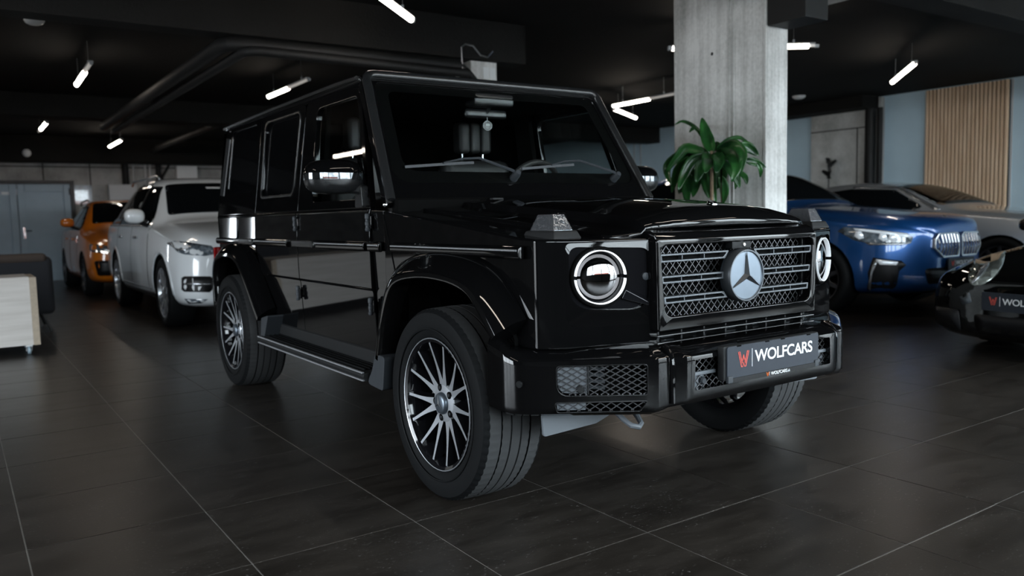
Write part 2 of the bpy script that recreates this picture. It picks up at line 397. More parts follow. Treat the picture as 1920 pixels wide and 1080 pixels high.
# concrete pillars
def pillar(x0, x1, y0, y1, z1=CH, seams=()):
    bm = bmesh.new()
    pts = [(x0, y0), (x1, y0), (x1, y1), (x0, y1)]
    outl = []
    for s in seams:                                   # board joints: shallow ribs on the -y face
        pass
    V, Fc = prism_vf(rpoly(pts, .018, 3), 2, 0, z1)
    o = struct(mk('pillar', V, Fc, M_conc, bev=0)); return o
p1 = pillar(-.69, .255, 2.60, 2.865)
for sx, wd in ((-.09, .018), (-.045, .008)):
    box('joint_rib', (sx-wd/2, 2.588, 0), (sx+wd/2, 2.605, CH-.1), M_conc, p1, bev=.004)
box('edge_rib', (.235, 2.592, 0), (.262, 2.62, 2.7), M_conc, p1, bev=.006)
M_hole = mat('tie_hole', (.03, .03, .03), .9)
for (u, v, r) in ((1335, 101, .014), (1354, 98, .020), (1266, 118, .012), (1433, 81, .02)):
    q = Y(2.60, u, v); lathe('tie_hole', [(0, .004), (r*.6, .004), (r, 0), (r, -.01), (0, -.01)], q, (0, -1, 0), M_hole if u == 1335 else M_conc, p1, n=14)
p2 = pillar(-2.76, -2.46, 1.70, 2.0, 2.625)
for a_, b_ in ((1.84, 1.905), (1.915, 1.98)): box('notice_sheet', (-2.462, a_, 2.46), (-2.456, b_, 2.57), M_white, p2, bev=.001)

# black drain pipes under the ceiling
def pipe(path, r, label, grp='black pipes under the ceiling'):
    return tag(tube('ceiling_pipe', path, r, M_duct, n=14), label, 'pipe', grp)
pipe([(-2.44, 1.62, 2.0), (-2.44, 1.62, 2.50), (-2.44, 1.55, 2.555), (-2.44, -.46, 2.555), (-2.47, -.555, 2.555), (-2.56, -.60, 2.555), (-8.8, -.60, 2.555)], .060, 'thicker black pipe with an elbow running along the beam then back')
pipe([(-2.28, 1.62, 2.0), (-2.28, 1.62, 2.40), (-2.28, 1.56, 2.46), (-2.30, -.36, 2.485), (-2.33, -.44, 2.485), (-2.40, -.475, 2.485), (-8.8, -.475, 2.485)], .040, 'thinner black pipe below the thick elbowed ceiling pipe')
pipe([(-9.4, 1.2, 2.75), (-14.8, 1.2, 2.75)], .06, 'far black ceiling pipe behind the second beam')
tag(tube('cable', [(-2.39, 1.56, 2.5), (-2.39, 1.56, 2.72), (-2.39, 1.60, 2.75), (-2.38, 1.68, 2.74), (-2.38, 1.76, 2.66), (-2.38, 1.84, 2.65), (-2.38, 1.90, 2.71)], .009, M_steel, n=6), 'thin looping cable above the far pillar under ceiling', 'cable')

# LED batten lamps on wires
def lamp(a, b, label, lit=1., z=2.73):
    """lit from a for the fraction lit, the rest an unlit length of the same batten"""
    a = Vector((a[0], a[1], z)); b = Vector((b[0], b[1], z)); d = (b-a).normalized(); L_ = (b-a).length
    t = thing('batten_lamp', label, 'lamp', (*((a+b)/2).xy, z), math.atan2(d.y, d.x), 'LED batten lamps')
    h = L_/2; m_ = min(h-.04, -h+L_*lit)
    prof = [(-.024, .022), (-.024, .004), (-.016, -.014), (0, -.02), (.016, -.014), (.024, .004), (.024, .022)]
    sweep('diffuser', [(-h+.04, 0, 0), (m_, 0, 0)], [(x, y) for x, y in prof], M_lamp, t)
    if m_ < h-.05: sweep('unlit_length', [(m_, 0, .006), (h-.04, 0, .006)], [(x*.62, y*.62) for x, y in prof], M_lampdim, t)
    box('housing', (-h+.04, -.022, .022), (h-.04, .022, .038), M_lampend, t)
    for s in (-1, 1):
        k_ = 1.05 if s < 0 or m_ > h-.06 else .7
        sweep('end_cap', [(s*(h-.04), 0, .003), (s*h, 0, .003)], [(x*k_, y*k_) for x, y in prof], M_lampend, t)
        tube('wire', [(s*(h-.25), 0, .035), (s*(h-.25), 0, CH-z-.004)], .0022, M_steel, t, n=5)
        lathe('clip', [(0, .02), (.012, .02), (.012, -.01), (0, -.01)], (s*(h-.25), 0, .05), (0, 0, 1), M_lampend, t, n=8)
    return t
LZ = 2.73
def LP(u, v): return Zp(LZ, u, v)
def lampuv(a, b, label, L=None, lit=1.):
    A = LP(*a); B = LP(*b)
    if L: B = A+(B-A).normalized()*L
    return lamp(A, B, label, lit, LZ)
lampuv((143, 161), (173, 117), 'half lit batten lamp hanging upper left, largest on that side', 1.5, .6)
lampuv((88, 230), (71, 250), 'smallest lit batten lamp near the dome over the grey door', 1.5, .72)
lampuv((205, 276), (238, 258), 'lit batten lamp hanging above the white SUV', 1.6, .88)
lampuv((502, 183), (580, 150), 'half lit batten lamp just above the rear roof of the black off-roader', 1.5, .52)
lampuv((774, 40), (720, 0), 'lit batten lamp cut by the top edge above the windscreen', 1.5)
lampuv((1147, 200), (1262, 178), 'longer arm of the V of lamps left of the concrete pillar', 1.35, .60)
lampuv((1151, 205), (1190, 221), 'shorter arm of the V of lamps left of the concrete pillar', 1.4)
A8 = LP(1535, 87); B8 = A8+(LP(1478, 88)-A8).normalized()*1.5
lamp(B8, A8, 'lit batten lamp half hidden behind the concrete pillar', .93, LZ)
lampuv((1672, 156), (1718, 118), 'lit batten lamp in front of the oak slat panel', 1.5, .95)
# lamps nearer than the frame, known from their reflections
lamp((-5.3, -3.4), (-6.8, -3.4), 'batten lamp over the armchair and trolley, left of the frame')
lamp((2.6, -3.3), (1.2, -3.3), 'batten lamp over the right flank of the black off-roader, above the frame')
lamp((2.4, .6), (3.4, -.4), 'batten lamp over the bonnet of the black off-roader, above the frame')
lamp((2.32, .72), (3.3, 1.7), 'batten lamp forming a V over the bonnet, above the frame')
lamp((5.2, 3.0), (4.0, 3.0), 'batten lamp high in front of the dark sports car, above the frame')

# smoke detectors and the far dome
def dome(p, r, label, ax=(0, 0, -1), cat='smoke detector'):
    o = lathe('smoke_detector', [(0, r*.45), (r*.5, r*.42), (r*.85, r*.25), (r, 0), (r, -.02), (0, -.02)], p, ax, M_white, n=20); return tag(o, label, cat)
dome((*Zp(CH, 64, 38).xy, CH-.005), .085, 'round white smoke detector on the black ceiling at far left')
dome(Vector((RX0+.52, *X(RX0+.52, 50, 287).yz)), .08, 'round pale dome on the beam above the grey double door', (1, 0, 0), 'dome')
dome((*Zp(CH, 1498, 180).xy, CH-.005), .11, 'round white smoke detector right of the concrete pillar')
dome((*Zp(CH, 292, 265).xy, CH-.005), .06, 'tiny pale sensor under the far ceiling above the white SUV', (0, 0, -1), 'sensor')
# heater / air unit beside the pillar top
ac = thing('air_unit', 'grey louvred air unit hanging beside the top of the pillar', 'air unit', (0, 0, 0))
box('casing', (-.27, 2.98, 2.87), (.55, 3.83, CH-.004), M_lampend, ac, bev=.01)
for i in range(16): box('louvre', (-.12, 3.12+i*.036, 2.855), (.40, 3.135+i*.036, 2.872), M_white, ac, bev=0)
for a, b in (((-.25, 3.0, 2.858), (-.17, 3.80, 2.872)), ((.45, 3.0, 2.858), (.53, 3.80, 2.872)), ((-.15, 3.72, 2.858), (.43, 3.80, 2.872)), ((-.15, 3.0, 2.858), (.43, 3.08, 2.872))): box('air_flap', a, b, M_white, ac, bev=.003)

# right wall: oak slats, concrete bay, pipes
WY = RY1
sl = thing('slat_panel', 'oak slatted wall panel on the blue grey wall', 'wall panel', (0, 0, 0))
xa = Y(WY, 1737, 300).x; xb = Y(WY, 1892, 300).x
box('backing', (xa, WY-.02, 0), (xb, WY-.002, CH-.02), M_felt, sl, bev=0)
ns = 21
for i in range(ns):
    x = xa+(i+.5)*(xb-xa)/ns; o = box('slat', (x-.0185, WY-.065, 0), (x+.0185, WY-.02, CH-.02), M_oak, sl, bev=.002, seg=1)
xc, xd = Y(WY, 1524, 300).x, Y(WY, 1628, 300).x
bay = struct(box('trim_1', (xc, WY-.06, 0), (Y(WY, 1655, 300).x, WY-.001, CH-.01), M_concbay, bev=.005))
zj = Y(WY-.06, 1575, 243).z
box('joint', (xc, WY-.066, zj-.015), (xd, WY-.058, zj+.005), M_felt, bay, bev=0)
xj = Y(WY-.06, 1607, 280).x; box('joint', (xj-.008, WY-.066, 0), (xj+.012, WY-.058, zj), M_felt, bay, bev=0)
struct(box('beam', (xc-.75, WY-.55, 2.80), (xd+.22, WY-.07, CH), M_beam, bev=.01))
for k_, (px, r) in enumerate(((1632, .085), (1650, .045))):
    q = Y(WY-.15, px, 300)
    tag(tube('drain_pipe', [(q.x, WY-.17, 0), (q.x, WY-.17, 2.80)], r, M_duct, n=14), ('thick black drain pipe on the concrete bay of right wall', 'thin black pipe beside the thick drain pipe on right wall')[k_], 'pipe')
q = Y(WY-.15, 1560, 322)
tw = thing('wall_sculpture', 'small dark twig shaped ornament before the concrete bay', 'ornament', (q.x, q.y-.1, 0))
tube('stand', [(0, 0, 0), (0, 0, q.z-.05)], .012, M_frame, tw, n=6)
for pa in (((0, 0, -.12), (.02, 0, .0), (0, 0, .16)), ((.0, 0, .08), (.06, .02, .14), (.14, 0, .19)), ((0, 0, -.05), (-.08, 0, .0), (-.12, 0, .02)), ((.0, 0, .16), (-.02, 0, .22), (-.05, 0, .23))):
    tube('twig', [(a, b, c+q.z) for a, b, c in pa], lambda t: .045-.02*t, M_frame, tw, n=6)
# panel edges on the blue wall
for px in (1190, 1202, 1523, 1656, 1734, 1895):
    x = Y(WY, px, 320).x; box('panel_joint', (x-.012, WY-.012, 0), (x+.012, WY-.001, CH-.02), M_lampend, struct(D.objects['wall_right']), bev=0)

# back wall: double door, pipes, boxes
BX = RX0
def bw(u, v, dx=0.): return X(BX+dx, u, v)
d = struct(D.objects.new('door_1', None)); col.objects.link(d)
ya, yb, ym = bw(-60, 400).y, bw(137, 400).y, bw(34, 400).y
zt = bw(60, 345).z
for (n_, a, b, z0, z1) in (('frame', ya-.07, ya, 0, zt+.07), ('frame', yb-.03, yb+.05, 0, zt+.07), ('frame', ya, yb, zt, zt+.07)):
    box(n_, (BX, a, z0), (BX+.08, b, z1), M_frame, d, bev=.005)
for (a, b) in ((ya+.01, ym-.005), (ym+.005, yb-.035)):
    lf = box('leaf', (BX+.005, a, .01), (BX+.05, b, zt-.005), M_doorgrey, d, bev=.004)
    wd = .13
    for (p0, p1, z0, z1) in ((a, a+wd, .01, zt-.01), (b-wd, b, .01, zt-.01), (a+wd, b-wd, .01, .2), (a+wd, b-wd, zt-.16, zt-.01)):
        box('rail', (BX+.045, p0+.004, z0), (BX+.085, p1-.004, z1), M_doorgrey, lf, bev=.004)
h1 = bw(46, 437)
hd = box('handle_plate', (BX+.08, h1.y-.02, h1.z-.12), (BX+.092, h1.y+.02, h1.z+.12), M_chrome, d)
tube('handle', [(BX+.07, h1.y, h1.z+.04), (BX+.12, h1.y, h1.z+.04), (BX+.125, h1.y+.13, h1.z+.04)], .012, M_chrome, d, n=8)
hg = bw(131, 370)
for dz in (.05, -.9, -1.5): box('hinge', (BX+.05, yb-.06, hg.z+dz), (BX+.1, yb-.03, hg.z+dz+.14), M_frame, d)
q = bw(17, 360); tag(box('door_sign', (BX+.051, q.y-.14, q.z-.06), (BX+.055, q.y+.14, q.z+.06), M_white, bev=.001), 'white paper sign at the top of the left door leaf', 'sign')
M_gloss = mat('glossy_poster', (.35, .42, .48), .12, coat=1., noise=.5, nscale=9)
q = bw(156, 365); tag(box('poster', (BX+.005, q.y-.17, q.z-.2), (BX+.02, q.y+.17, q.z+.2), M_gloss, bev=.002), 'glossy bluish poster on the concrete right of the door', 'poster')
q = bw(228, 364); tag(box('wall_cabinet', (BX+.002, q.y-.28, q.z-.3), (BX+.25, q.y+.28, q.z+.2), M_lampend, bev=.01), 'light grey wall cabinet behind the orange car', 'cabinet')
q = bw(348, 322); tag(box('junction_box', (BX+.002, q.y-.22, q.z-.2), (BX+.16, q.y+.22, q.z+.12), M_white, bev=.01), 'pale junction box on the back wall above the white SUV', 'box')
for k_, (px, r, lab) in enumerate(((234, .07, 'thick black pipe down the back wall left of white SUV roof'), (272, .03, 'thin grey conduit on the back wall, left of the pair'), (281, .03, 'thin grey conduit on the back wall, right of the pair'), (296, .06, 'dark blue grey pipe on the back wall above white SUV roof'), (250, .02, 'thinnest conduit on the back wall beside the thick black pipe'))):
    q = bw(px, 330); tag(tube('wall_pipe', [(BX+r+.01, q.y, .0), (BX+r+.01, q.y, 2.48)], r, M_duct if k_ in (0, 3) else M_lampend, n=10), lab, 'pipe')
tag(tube('cable_bundle', [(BX+.04, bw(305, 330).y, 1.9), (BX+.04, bw(303, 325).y, 2.2), (BX+.04, bw(316, 310).y, 2.47)], .025, M_duct, n=6), 'dark slanted cable on the back wall beside the junction box', 'cable')
for px in (80, 168): 
    q = bw(px, 315); box('joint', (BX-.002, q.y-.012, zt+.08 if px == 80 else 0), (BX+.004, q.y+.012, 2.47), M_felt, wb, bev=0)
q = bw(60, 313); box('joint', (BX-.002, RY0, q.z), (BX+.004, q.y+9, q.z+.02), M_felt, wb, bev=0)
q = bw(102, 523); box('baseboard_back', (BX, yb+.08, 0), (BX+.02, RY1, .06), M_lampend, wb, bev=0)
# ------------------------------------------------------------------ black off-road wagon (front of the car looks along +x)
M_paint = mat('black_paint', (.0026, .0026, .0028), .03, coat=0., spec=.40)
M_satin = mat('satin_black', (.012, .0125, .013), .27)
M_plast = mat('black_plastic', (.010, .0105, .011), .6, spec=.25, bump=.05, bscale=600)
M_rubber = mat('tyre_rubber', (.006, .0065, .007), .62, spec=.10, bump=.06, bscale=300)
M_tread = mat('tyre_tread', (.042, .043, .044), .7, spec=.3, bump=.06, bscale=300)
M_bar = mat('grille_grey', (.075, .082, .09), .35, metal=.6)
M_wire = mat('mesh_wire', (.09, .09, .095), .3, metal=.7)
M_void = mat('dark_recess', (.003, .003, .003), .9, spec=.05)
M_grey = mat('grey_plastic', (.030, .034, .039), .5, spec=.3)
M_brite = mat('bright_trim', (.42, .43, .45), .3, metal=.6)
M_grey2 = mat('mid_grey_plastic', (.10, .112, .125), .5)
M_rimblk = mat('gloss_black_rim', (.006, .006, .007), .06)
M_rimsil = mat('machined_alloy', (.46, .48, .51), .42, metal=.75)
M_badge = mat('badge_silver', (.135, .160, .190), .36, metal=.8)
M_starm = mat('badge_star', (.045, .048, .052), .35, metal=.5)
M_ring = mat('daylight_ring', (.5, .52, .55), .4, emit=(.90, .95, 1.), es=1.05)
M_ringoff = mat('ring_dim', (.7, .75, .8), .2, emit=(.88, .95, 1.), es=.35)
M_lens = clear_glass('lens_glass', (.93, .95, .97))
M_wsglass = clear_glass('windscreen_glass', (.80, .84, .83))
M_sideglass = clear_glass('side_glass', (.62, .66, .66))
M_privacy = mat('privacy_glass', (.0025, .0026, .003), .02)
M_leather = mat('black_leather', (.022, .021, .021), .5)
M_plate = mat('plate_blue_black', (.026, .031, .040), .45, spec=.2, noise=.05)
M_red = mat('logo_red', (.72, .10, .075), .5)
M_orange = mat('logo_orange', (.75, .17, .03), .5)
M_lett = mat('lettering_white', (.78, .80, .82), .5)
M_glens = clear_glass('indicator_lens', (.90, .91, .92))
M_frost = mat('indicator_bowl', (.34, .35, .37), .16, metal=.8, bump=.35, bscale=70)
M_lampbowl = mat("lamp_reflector", (.26, .255, .26), .02, metal=1.)

M_strip = mat('indicator_strip', (.10, .105, .11), .05, metal=.9, noise=.7, nscale=26)
gw = thing('off_road_car', 'black boxy off-road car with lit ring headlamp, nearest car on the tiles', 'car')
YS = [(.40, .80), (.50, .83), (.775, .842), (.80, .850), (1.0, .854), (1.160, .850), (1.182, .843), (1.85, .757)]
ys = lambda z: lerp_tab(YS, z)
side = lambda x, z, o=0.: (x, -(ys(z)+o), z)

def band(name, zs, xl, xr, m, par, s, th=.03, **k):
    n = len(zs); V = []; Fc = []
    for dpt in (0, th):
        for z in zs: V += [(xl(z), -(ys(z)-dpt), z), (xr(z), -(ys(z)-dpt), z)]
    for i in range(n-1):
        a = 2*i; Fc += [(a, a+1, a+3, a+2), (2*n+a+1, 2*n+a, 2*n+a+2, 2*n+a+3), (a, a+2, 2*n+a+2, 2*n+a), (a+3, a+1, 2*n+a+1, 2*n+a+3)]
    Fc += [(0, 2*n, 2*n+1, 1), (2*n-2, 2*n-1, 4*n-1, 4*n-2)]
    return mk(name, V, Fc, m, par, s, bev=.004, **k)

# tub (dark core), floor pan
box('floor_pan', (-1.95, -.42, .38), (1.85, .42, .56), M_plast, gw, bev=.03)
tub = mk('cabin_tub', *prism_vf([(-1.98, .47), (-1.98, 1.15), (.83, 1.15), (.83, .47), (.60, .42), (-.70, .42)], 1, -.80, .80), M_void, gw)
boolean(tub, [prism('cut', [(-1.98, .3), (-1.98, .88), (-1.2, .88), (-.75, .3)], 1, -1, 1, M_void)])
DOORZ = [.455, .50, .775, .80, 1.0, 1.160, 1.182]
for s in (-1, 1):
    rt = s < 0
    # front door
    fd = band('front_door', DOORZ, lambda z: -.297, lambda z: .688, M_paint, gw, s)
    outer = rpoly([(-.297, 1.184), (.688, 1.184), (.456, 1.800), (-.285, 1.800)], [.004, .004, .05, .05], 5)
    inner = rpoly([(-.088, 1.232), (.628, 1.232), (.430, 1.745), (-.118, 1.745)], [.05, .03, .05, .06], 5)
    ring_panel('window_frame', outer, inner, side, (0, .035, 0), M_paint, fd, s, bev=.005, bang=50)
    V = [side(a, b, -.016) for a, b in inner]
    mk('window_pane', V, [tuple(range(len(V)))], M_sideglass, fd, s, smooth=0)
    # rear door
    rd = band('rear_door', DOORZ, lambda z: -1.098 if z > .9 else lerp_tab([(.45, -.80), (.75, -.96), (.9, -1.098)], z), lambda z: -.305, M_paint, gw, s)
    outer = rpoly([(-1.098, 1.184), (-.305, 1.184), (-.293, 1.800), (-1.095, 1.800)], [.004, .004, .05, .05], 5)
    inner = rpoly([(-.995, 1.292), (-.398, 1.292), (-.372, 1.758), (-1.005, 1.758)], [.05, .05, .05, .06], 5)
    ring_panel('window_frame', outer, inner, side, (0, .035, 0), M_paint, rd, s, bev=.005, bang=50)
    V = [side(a, b, -.016) for a, b in inner]; mk('window_pane', V, [tuple(range(len(V)))], M_privacy, rd, s, smooth=0)
    ring_panel('window_seal', rpoly([(-1.010, 1.277), (-.386, 1.277), (-.358, 1.772), (-1.020, 1.772)], [.055]*4, 5), inner, lambda a, b: side(a, b, .006), (0, .012, 0), M_satin, rd, s, bev=.003, bang=50)
    # quarter panel behind the rear door
    qp = prism('quarter_panel', [(-2.0, .56), (-2.0, 1.182), (-1.106, 1.182), (-1.106, .93), (-1.30, .96), (-1.60, .96), (-1.82, .90), (-1.90, .75), (-1.90, .56)], 1, lambda x, z: -ys(z), lambda x, z: -ys(z)+.03, M_paint, gw, s, bev=.005)
    outer = rpoly([(-2.0, 1.184), (-1.106, 1.184), (-1.103, 1.815), (-1.93, 1.815)], [.004, .004, .03, .06], 5)
    inner = rpoly([(-1.800, 1.340), (-1.196, 1.340), (-1.188, 1.778), (-1.775, 1.778)], [.04, .05, .05, .05], 5)
    ring_panel('quarter_frame', outer, inner, side, (0, .035, 0), M_paint, qp, s, bev=.005, bang=50)
    V = [side(a, b, -.010) for a, b in inner]; mk('window_pane', V, [tuple(range(len(V)))], M_privacy, qp, s, smooth=0)
    # rear corner post + lit trim strip
    grid('corner_post', [[(-2.0-.07*math.sin(a)*.9, -(ys(z)-.075+.075*math.cos(a)), z) for a in (0, .3, .6, .9, 1.2, PI/2)] for z in (.56, 1.17, 1.5, 1.8)], M_paint, gw, s)
    tube('post_trim', [(-1.93, -(ys(1.33)+.002), 1.33), (-1.87, -(ys(1.74)+.002), 1.74)], .014, M_satin, gw, n=8)  if rt else None
    prism('fuel_door' if rt else 'side_flap', rpoly([(-1.86, 1.02), (-1.50, 1.02), (-1.50, 1.172), (-1.86, 1.172)], .02, 3), 1, lambda x, z: -(ys(z)+.004), lambda x, z: -ys(z)+.01, M_paint, qp, s, bev=.003)
    # shoulder crease line
    for (a, b) in ((-1.98, -1.11), (-1.096, -.307), (-.295, .686)):
        mk('shoulder_crease', *prism_vf([(-.852, 1.162), (-.856, 1.172), (-.848, 1.184), (-.84, 1.17)], 0, a, b), M_paint, gw, s, bev=.002)
    for (a, b) in ((-.93, -.307), (-.295, .686)):
        mk('lower_crease', *prism_vf([(-.838, .780), (-.8475, .788), (-.8535, .796), (-.846, .806), (-.838, .80)], 0, a, b), M_paint, gw, s, bev=.0015)
    # belt mouldings
    mp_ = [(0, -.021), (.012, -.024), (.022, -.016), (.024, 0), (.022, .016), (.012, .024), (0, .021)]
    for (a, b) in ((-1.99, -1.40), (-1.16, -.44), (-.02, .655), (.70, .825), (.945, 1.955)):
        yb = lambda x: .852 if x < 1.2 else .848
        md = mk('belt_moulding', *prism_vf([(-(.850+p), 1.0+q) for p, q in mp_], 0, a, b), M_paint, gw, s, bev=.004)
        mk('bright_strip', *prism_vf([(-.8725, 1.004), (-.8770, 1.006), (-.8770, 1.010), (-.8725, 1.012)], 0, a+.01, b-.012), M_brite, md, s)
    # handles and push buttons
    for x in (-.20, -1.28):
        h = box('door_handle', (x-.15, s*.862-.012, .982), (x+.17, s*.862+.012, 1.022), M_satin, gw, bev=.008)
        lathe('push_button', [(0, .03), (.017, .03), (.02, .024), (.02, 0)], (x+.20, s*.852, 1.0), (0, s, 0), M_satin, gw, n=14)
    # exposed hinges
    for x in (.694, -.350+.048):
        for z in (1.115, .715):
            hh = lathe('hinge', [(0, -.042), (.0095, -.042), (.0125, -.036), (.0125, -.028), (.010, -.026), (.010, -.014), (.0125, -.012), (.0125, .002), (.010, .004), (.010, .016), (.0125, .018), (.0125, .036), (.0095, .042), (0, .042)], (x, s*.862, z), (0, 0, 1), M_grey, gw, n=12)
            box('hinge_leaf', (x-.032, s*.855-.005, z-.03), (x+.032, s*.855+.005, z+.03), M_paint, hh, bev=.003)
# rear wall, window, spare wheel cover
mk('tailgate', *prism_vf(rpoly([(-.78, .56), (.78, .56), (.775, 1.17), (.70, 1.80), (-.70, 1.80), (-.775, 1.17)], .03, 3), 0, -2.07, -2.02), M_paint, gw, bev=.008)
mk('rear_window', *prism_vf(rpoly([(-.58, 1.25), (.58, 1.25), (.52, 1.70), (-.52, 1.70)], .05, 4), 0, -2.078, -2.066), M_privacy, gw)
lathe('spare_wheel_cover', [(0, .24), (.34, .24), (.375, .20), (.38, .02), (.36, 0), (0, 0)], (-2.075, .08, 1.0), (-1, 0, 0), M_paint, gw, n=40)
box('rear_bumper', (-2.16, -.88, .48), (-1.98, .88, .70), M_paint, gw, bev=.03, seg=3)
for s in (-1, 1): box('tail_lamp', (-2.10, s*.80-.07, .74), (-2.06, s*.80+.07, .95), mat('tail_lamp_red', (.2, .005, .005), .1), gw, bev=.01)

# roof: crowned panel, gutters, antenna fin
RP = []
for x in (.44, .43, .40, .30, -.2, -.8, -1.4, -1.85, -1.96, -2.02, -2.05):
    k = lerp_tab([(-2.05, 0), (-1.9, .9), (-1.2, 1), (-.2, 1), (.25, .92), (.40, .55), (.44, .1)], x)
    RP.append([(x, y, 1.845+(.012+.028*k)*(1-abs(y/.76)**2.6)+(-.02 if abs(y) > .758 else 0)) for y in (-.764, -.752, -.70, -.60, -.40, -.2, 0, .2, .40, .60, .70, .752, .764)])
grid('roof', RP, M_paint, gw, thick=.03)
for s in (-1, 1):
    sweep('roof_gutter', [(-1.97, s*.768, 1.822), (-.8, s*.770, 1.832), (.2, s*.770, 1.835), (.425, s*.766, 1.832)], [(-.012, -.008), (.012, -.008), (.014, .006), (.004, .014), (-.012, .012)], M_satin, gw)
    mk('roof_side', *prism_vf([(-1.96, 1.79), (-1.98, 1.845), (.45, 1.845), (.468, 1.795)], 1, lambda x, z: -(ys(z)-.002), lambda x, z: -ys(z)+.05), M_paint, gw, s)
lathe('roof_button', [(0, .012), (.012, .01), (.014, 0), (0, 0)], (-1.90, -.772, 1.812), (0, -1, 0), M_chrome, gw, n=10)

# windscreen: frame in its tilted plane
W0 = Vector((.774, 0, 1.325)); WU = Vector((-.294, 0, .477)).normalized(); WN = Vector((.477, 0, .294)).normalized()
ws = lambda y, h, o=0.: tuple(W0+WU*h+WN*o+Vector((0, y, 0)))
outer = rpoly([(-.838, -.150), (.838, -.150), (.765, .622), (-.765, .622)], [.02, .02, .07, .07], 6)
inner = rpoly([(-.765, -.035), (.765, -.035), (.700, .568), (-.700, .568)], [.09, .09, .05, .05], 6)
wf_ = ring_panel('windscreen_frame', outer, inner, lambda a, b: ws(a, b, .010), tuple(-WN*.05), M_paint, gw, bev=.006, bang=50)
V = [ws(a, b, .004) for a, b in inner]; wg = mk('windscreen', V, [tuple(range(len(V)))], M_wsglass, gw, smooth=0)
frit_i = rpoly([(-.690, .035), (.690, .035), (.640, .520), (-.640, .520)], [.08, .08, .05, .05], 6)
ring_panel('glass_edge_band', inner, frit_i, lambda a, b: ws(a, b, .001), tuple(-WN*.002), M_void, wg, smooth=0)
# satin A-pillar trims running round the top
tr = [ws(-.815, -.140, .012), ws(-.770, .30, .014), ws(-.748, .52, .016)]
arc = [ws(-.748+.055*(1-math.cos(t)), .552+.055*math.sin(t), .016) for t in (.3, .6, .9, 1.2, PI/2)]
path = tr+arc+[ws(y, .608, .016) for y in (-.5, -.2, 0)]
path = path+[(p[0], -p[1], p[2]) for p in path[::-1][1:]]
tube('pillar_trim', path, .0235, M_satin, gw, n=12)
# cowl
mk('cowl', *prism_vf([(.83, 1.08), (.83, 1.215), (.866, 1.225), (.90, 1.215), (.90, 1.08)], 1, -.80, .80), M_void, gw, bev=.006)
for s in (-1, 1):
    bm = bmesh.new(); bmesh.ops.create_icosphere(bm, subdivisions=2, radius=.014, matrix=Matrix.Translation((.845, s*.838, 1.195)))
    finish(bm, 'cowl_clip', M_chrome, gw)
# wipers
for (yp, ye, yt) in ((-.075, -.275, -.690), (.610, .372, -.010)):
    wp = lathe('wiper', [(0, .05), (.014, .05), (.020, .03), (.022, -.01), (0, -.01)], ws(yp, -.005, .012), tuple(WN), M_grey, gw, n=14)
    tube('wiper_arm', [ws(yp, .0, .045), ws(yp-.03, .012, .052), ws(ye, .085, .05), ws(ye-.10, .082, .045), ws((ye+yt)/2, .062, .035)], lambda t: .009-.005*t, M_grey, wp, n=6)
    sweep('wiper_blade', [ws(ye-.02, .078, .016), ws((ye+yt)/2, .060, .022), ws(yt, .045, .016)], [(-.005, -.004), (.005, -.004), (.004, .009), (-.004, .009)], M_grey, wp)

# interior
it = box('dashboard', (.22, -.74, 1.0), (.78, .74, 1.262), M_leather, gw, bev=.03, seg=3)
box('instrument_hood', (.20, .14, 1.20), (.52, .66, 1.335), M_leather, it, bev=.035, seg=3)
st = lathe('steering_wheel', [(.185+.017*math.cos(a), .017*math.sin(a)) for a in [2*PI*i/10 for i in range(10)]], (.30, .385, 1.275), (-.90, 0, .43), M_leather, gw, n=40, closed=True)
box('airbag_boss', (.29, .31, 1.22), (.36, .46, 1.32), M_leather, st, bev=.02); box('wheel_spoke', (.315, .20, 1.26), (.335, .57, 1.285), M_leather, st)
for s in (-1, 1):
    x0 = -.36
    sb = box('seat_back', (x0-.06, s*.385-.25, .75), (x0+.10, s*.385+.25, 1.50), M_leather, gw, bev=.06, seg=3)
    for k_ in (-1, 0, 1):
        box('head_rest', (x0-.05, s*.385+k_*.082-.041, 1.545), (x0+.06, s*.385+k_*.082+.041, 1.745), M_leather, sb, bev=.028, seg=3)
    for k_ in (-1, 1): tube('headrest_post', [(x0, s*.385+k_*.08, 1.45), (x0, s*.385+k_*.08, 1.56)], .006, M_chrome, sb, n=6)
    box('seat_cushion', (x0+.05, s*.385-.25, .70), (x0+.55, s*.385+.25, .90), M_leather, gw, bev=.05)
box('roof_lining', (-1.95, -.70, 1.79), (.36, .70, 1.815), M_void, gw, bev=.01)
box('cargo_partition', (-1.16, -.74, .9), (-1.12, .74, 1.80), M_void, gw, bev=.01)
for s in (-1, 1): mk('pillar_lining', *prism_vf([(-.29, 1.0), (-.11, 1.0), (-.13, 1.8), (-.29, 1.8)], 1, lambda x, z: -(ys(z)-.06), lambda x, z: -ys(z)+.09), M_void, gw, s)
rv = box('rear_view_mirror', (.395, -.135, 1.672), (.43, .135, 1.722), M_satin, gw, bev=.016, seg=3)
box('camera_housing', (.38, -.12, 1.73), (.50, .14, 1.80), M_satin, gw, bev=.02)
tube('mirror_stalk', [(.42, 0, 1.70), (.45, .02, 1.76)], .012, M_satin, rv, n=8)

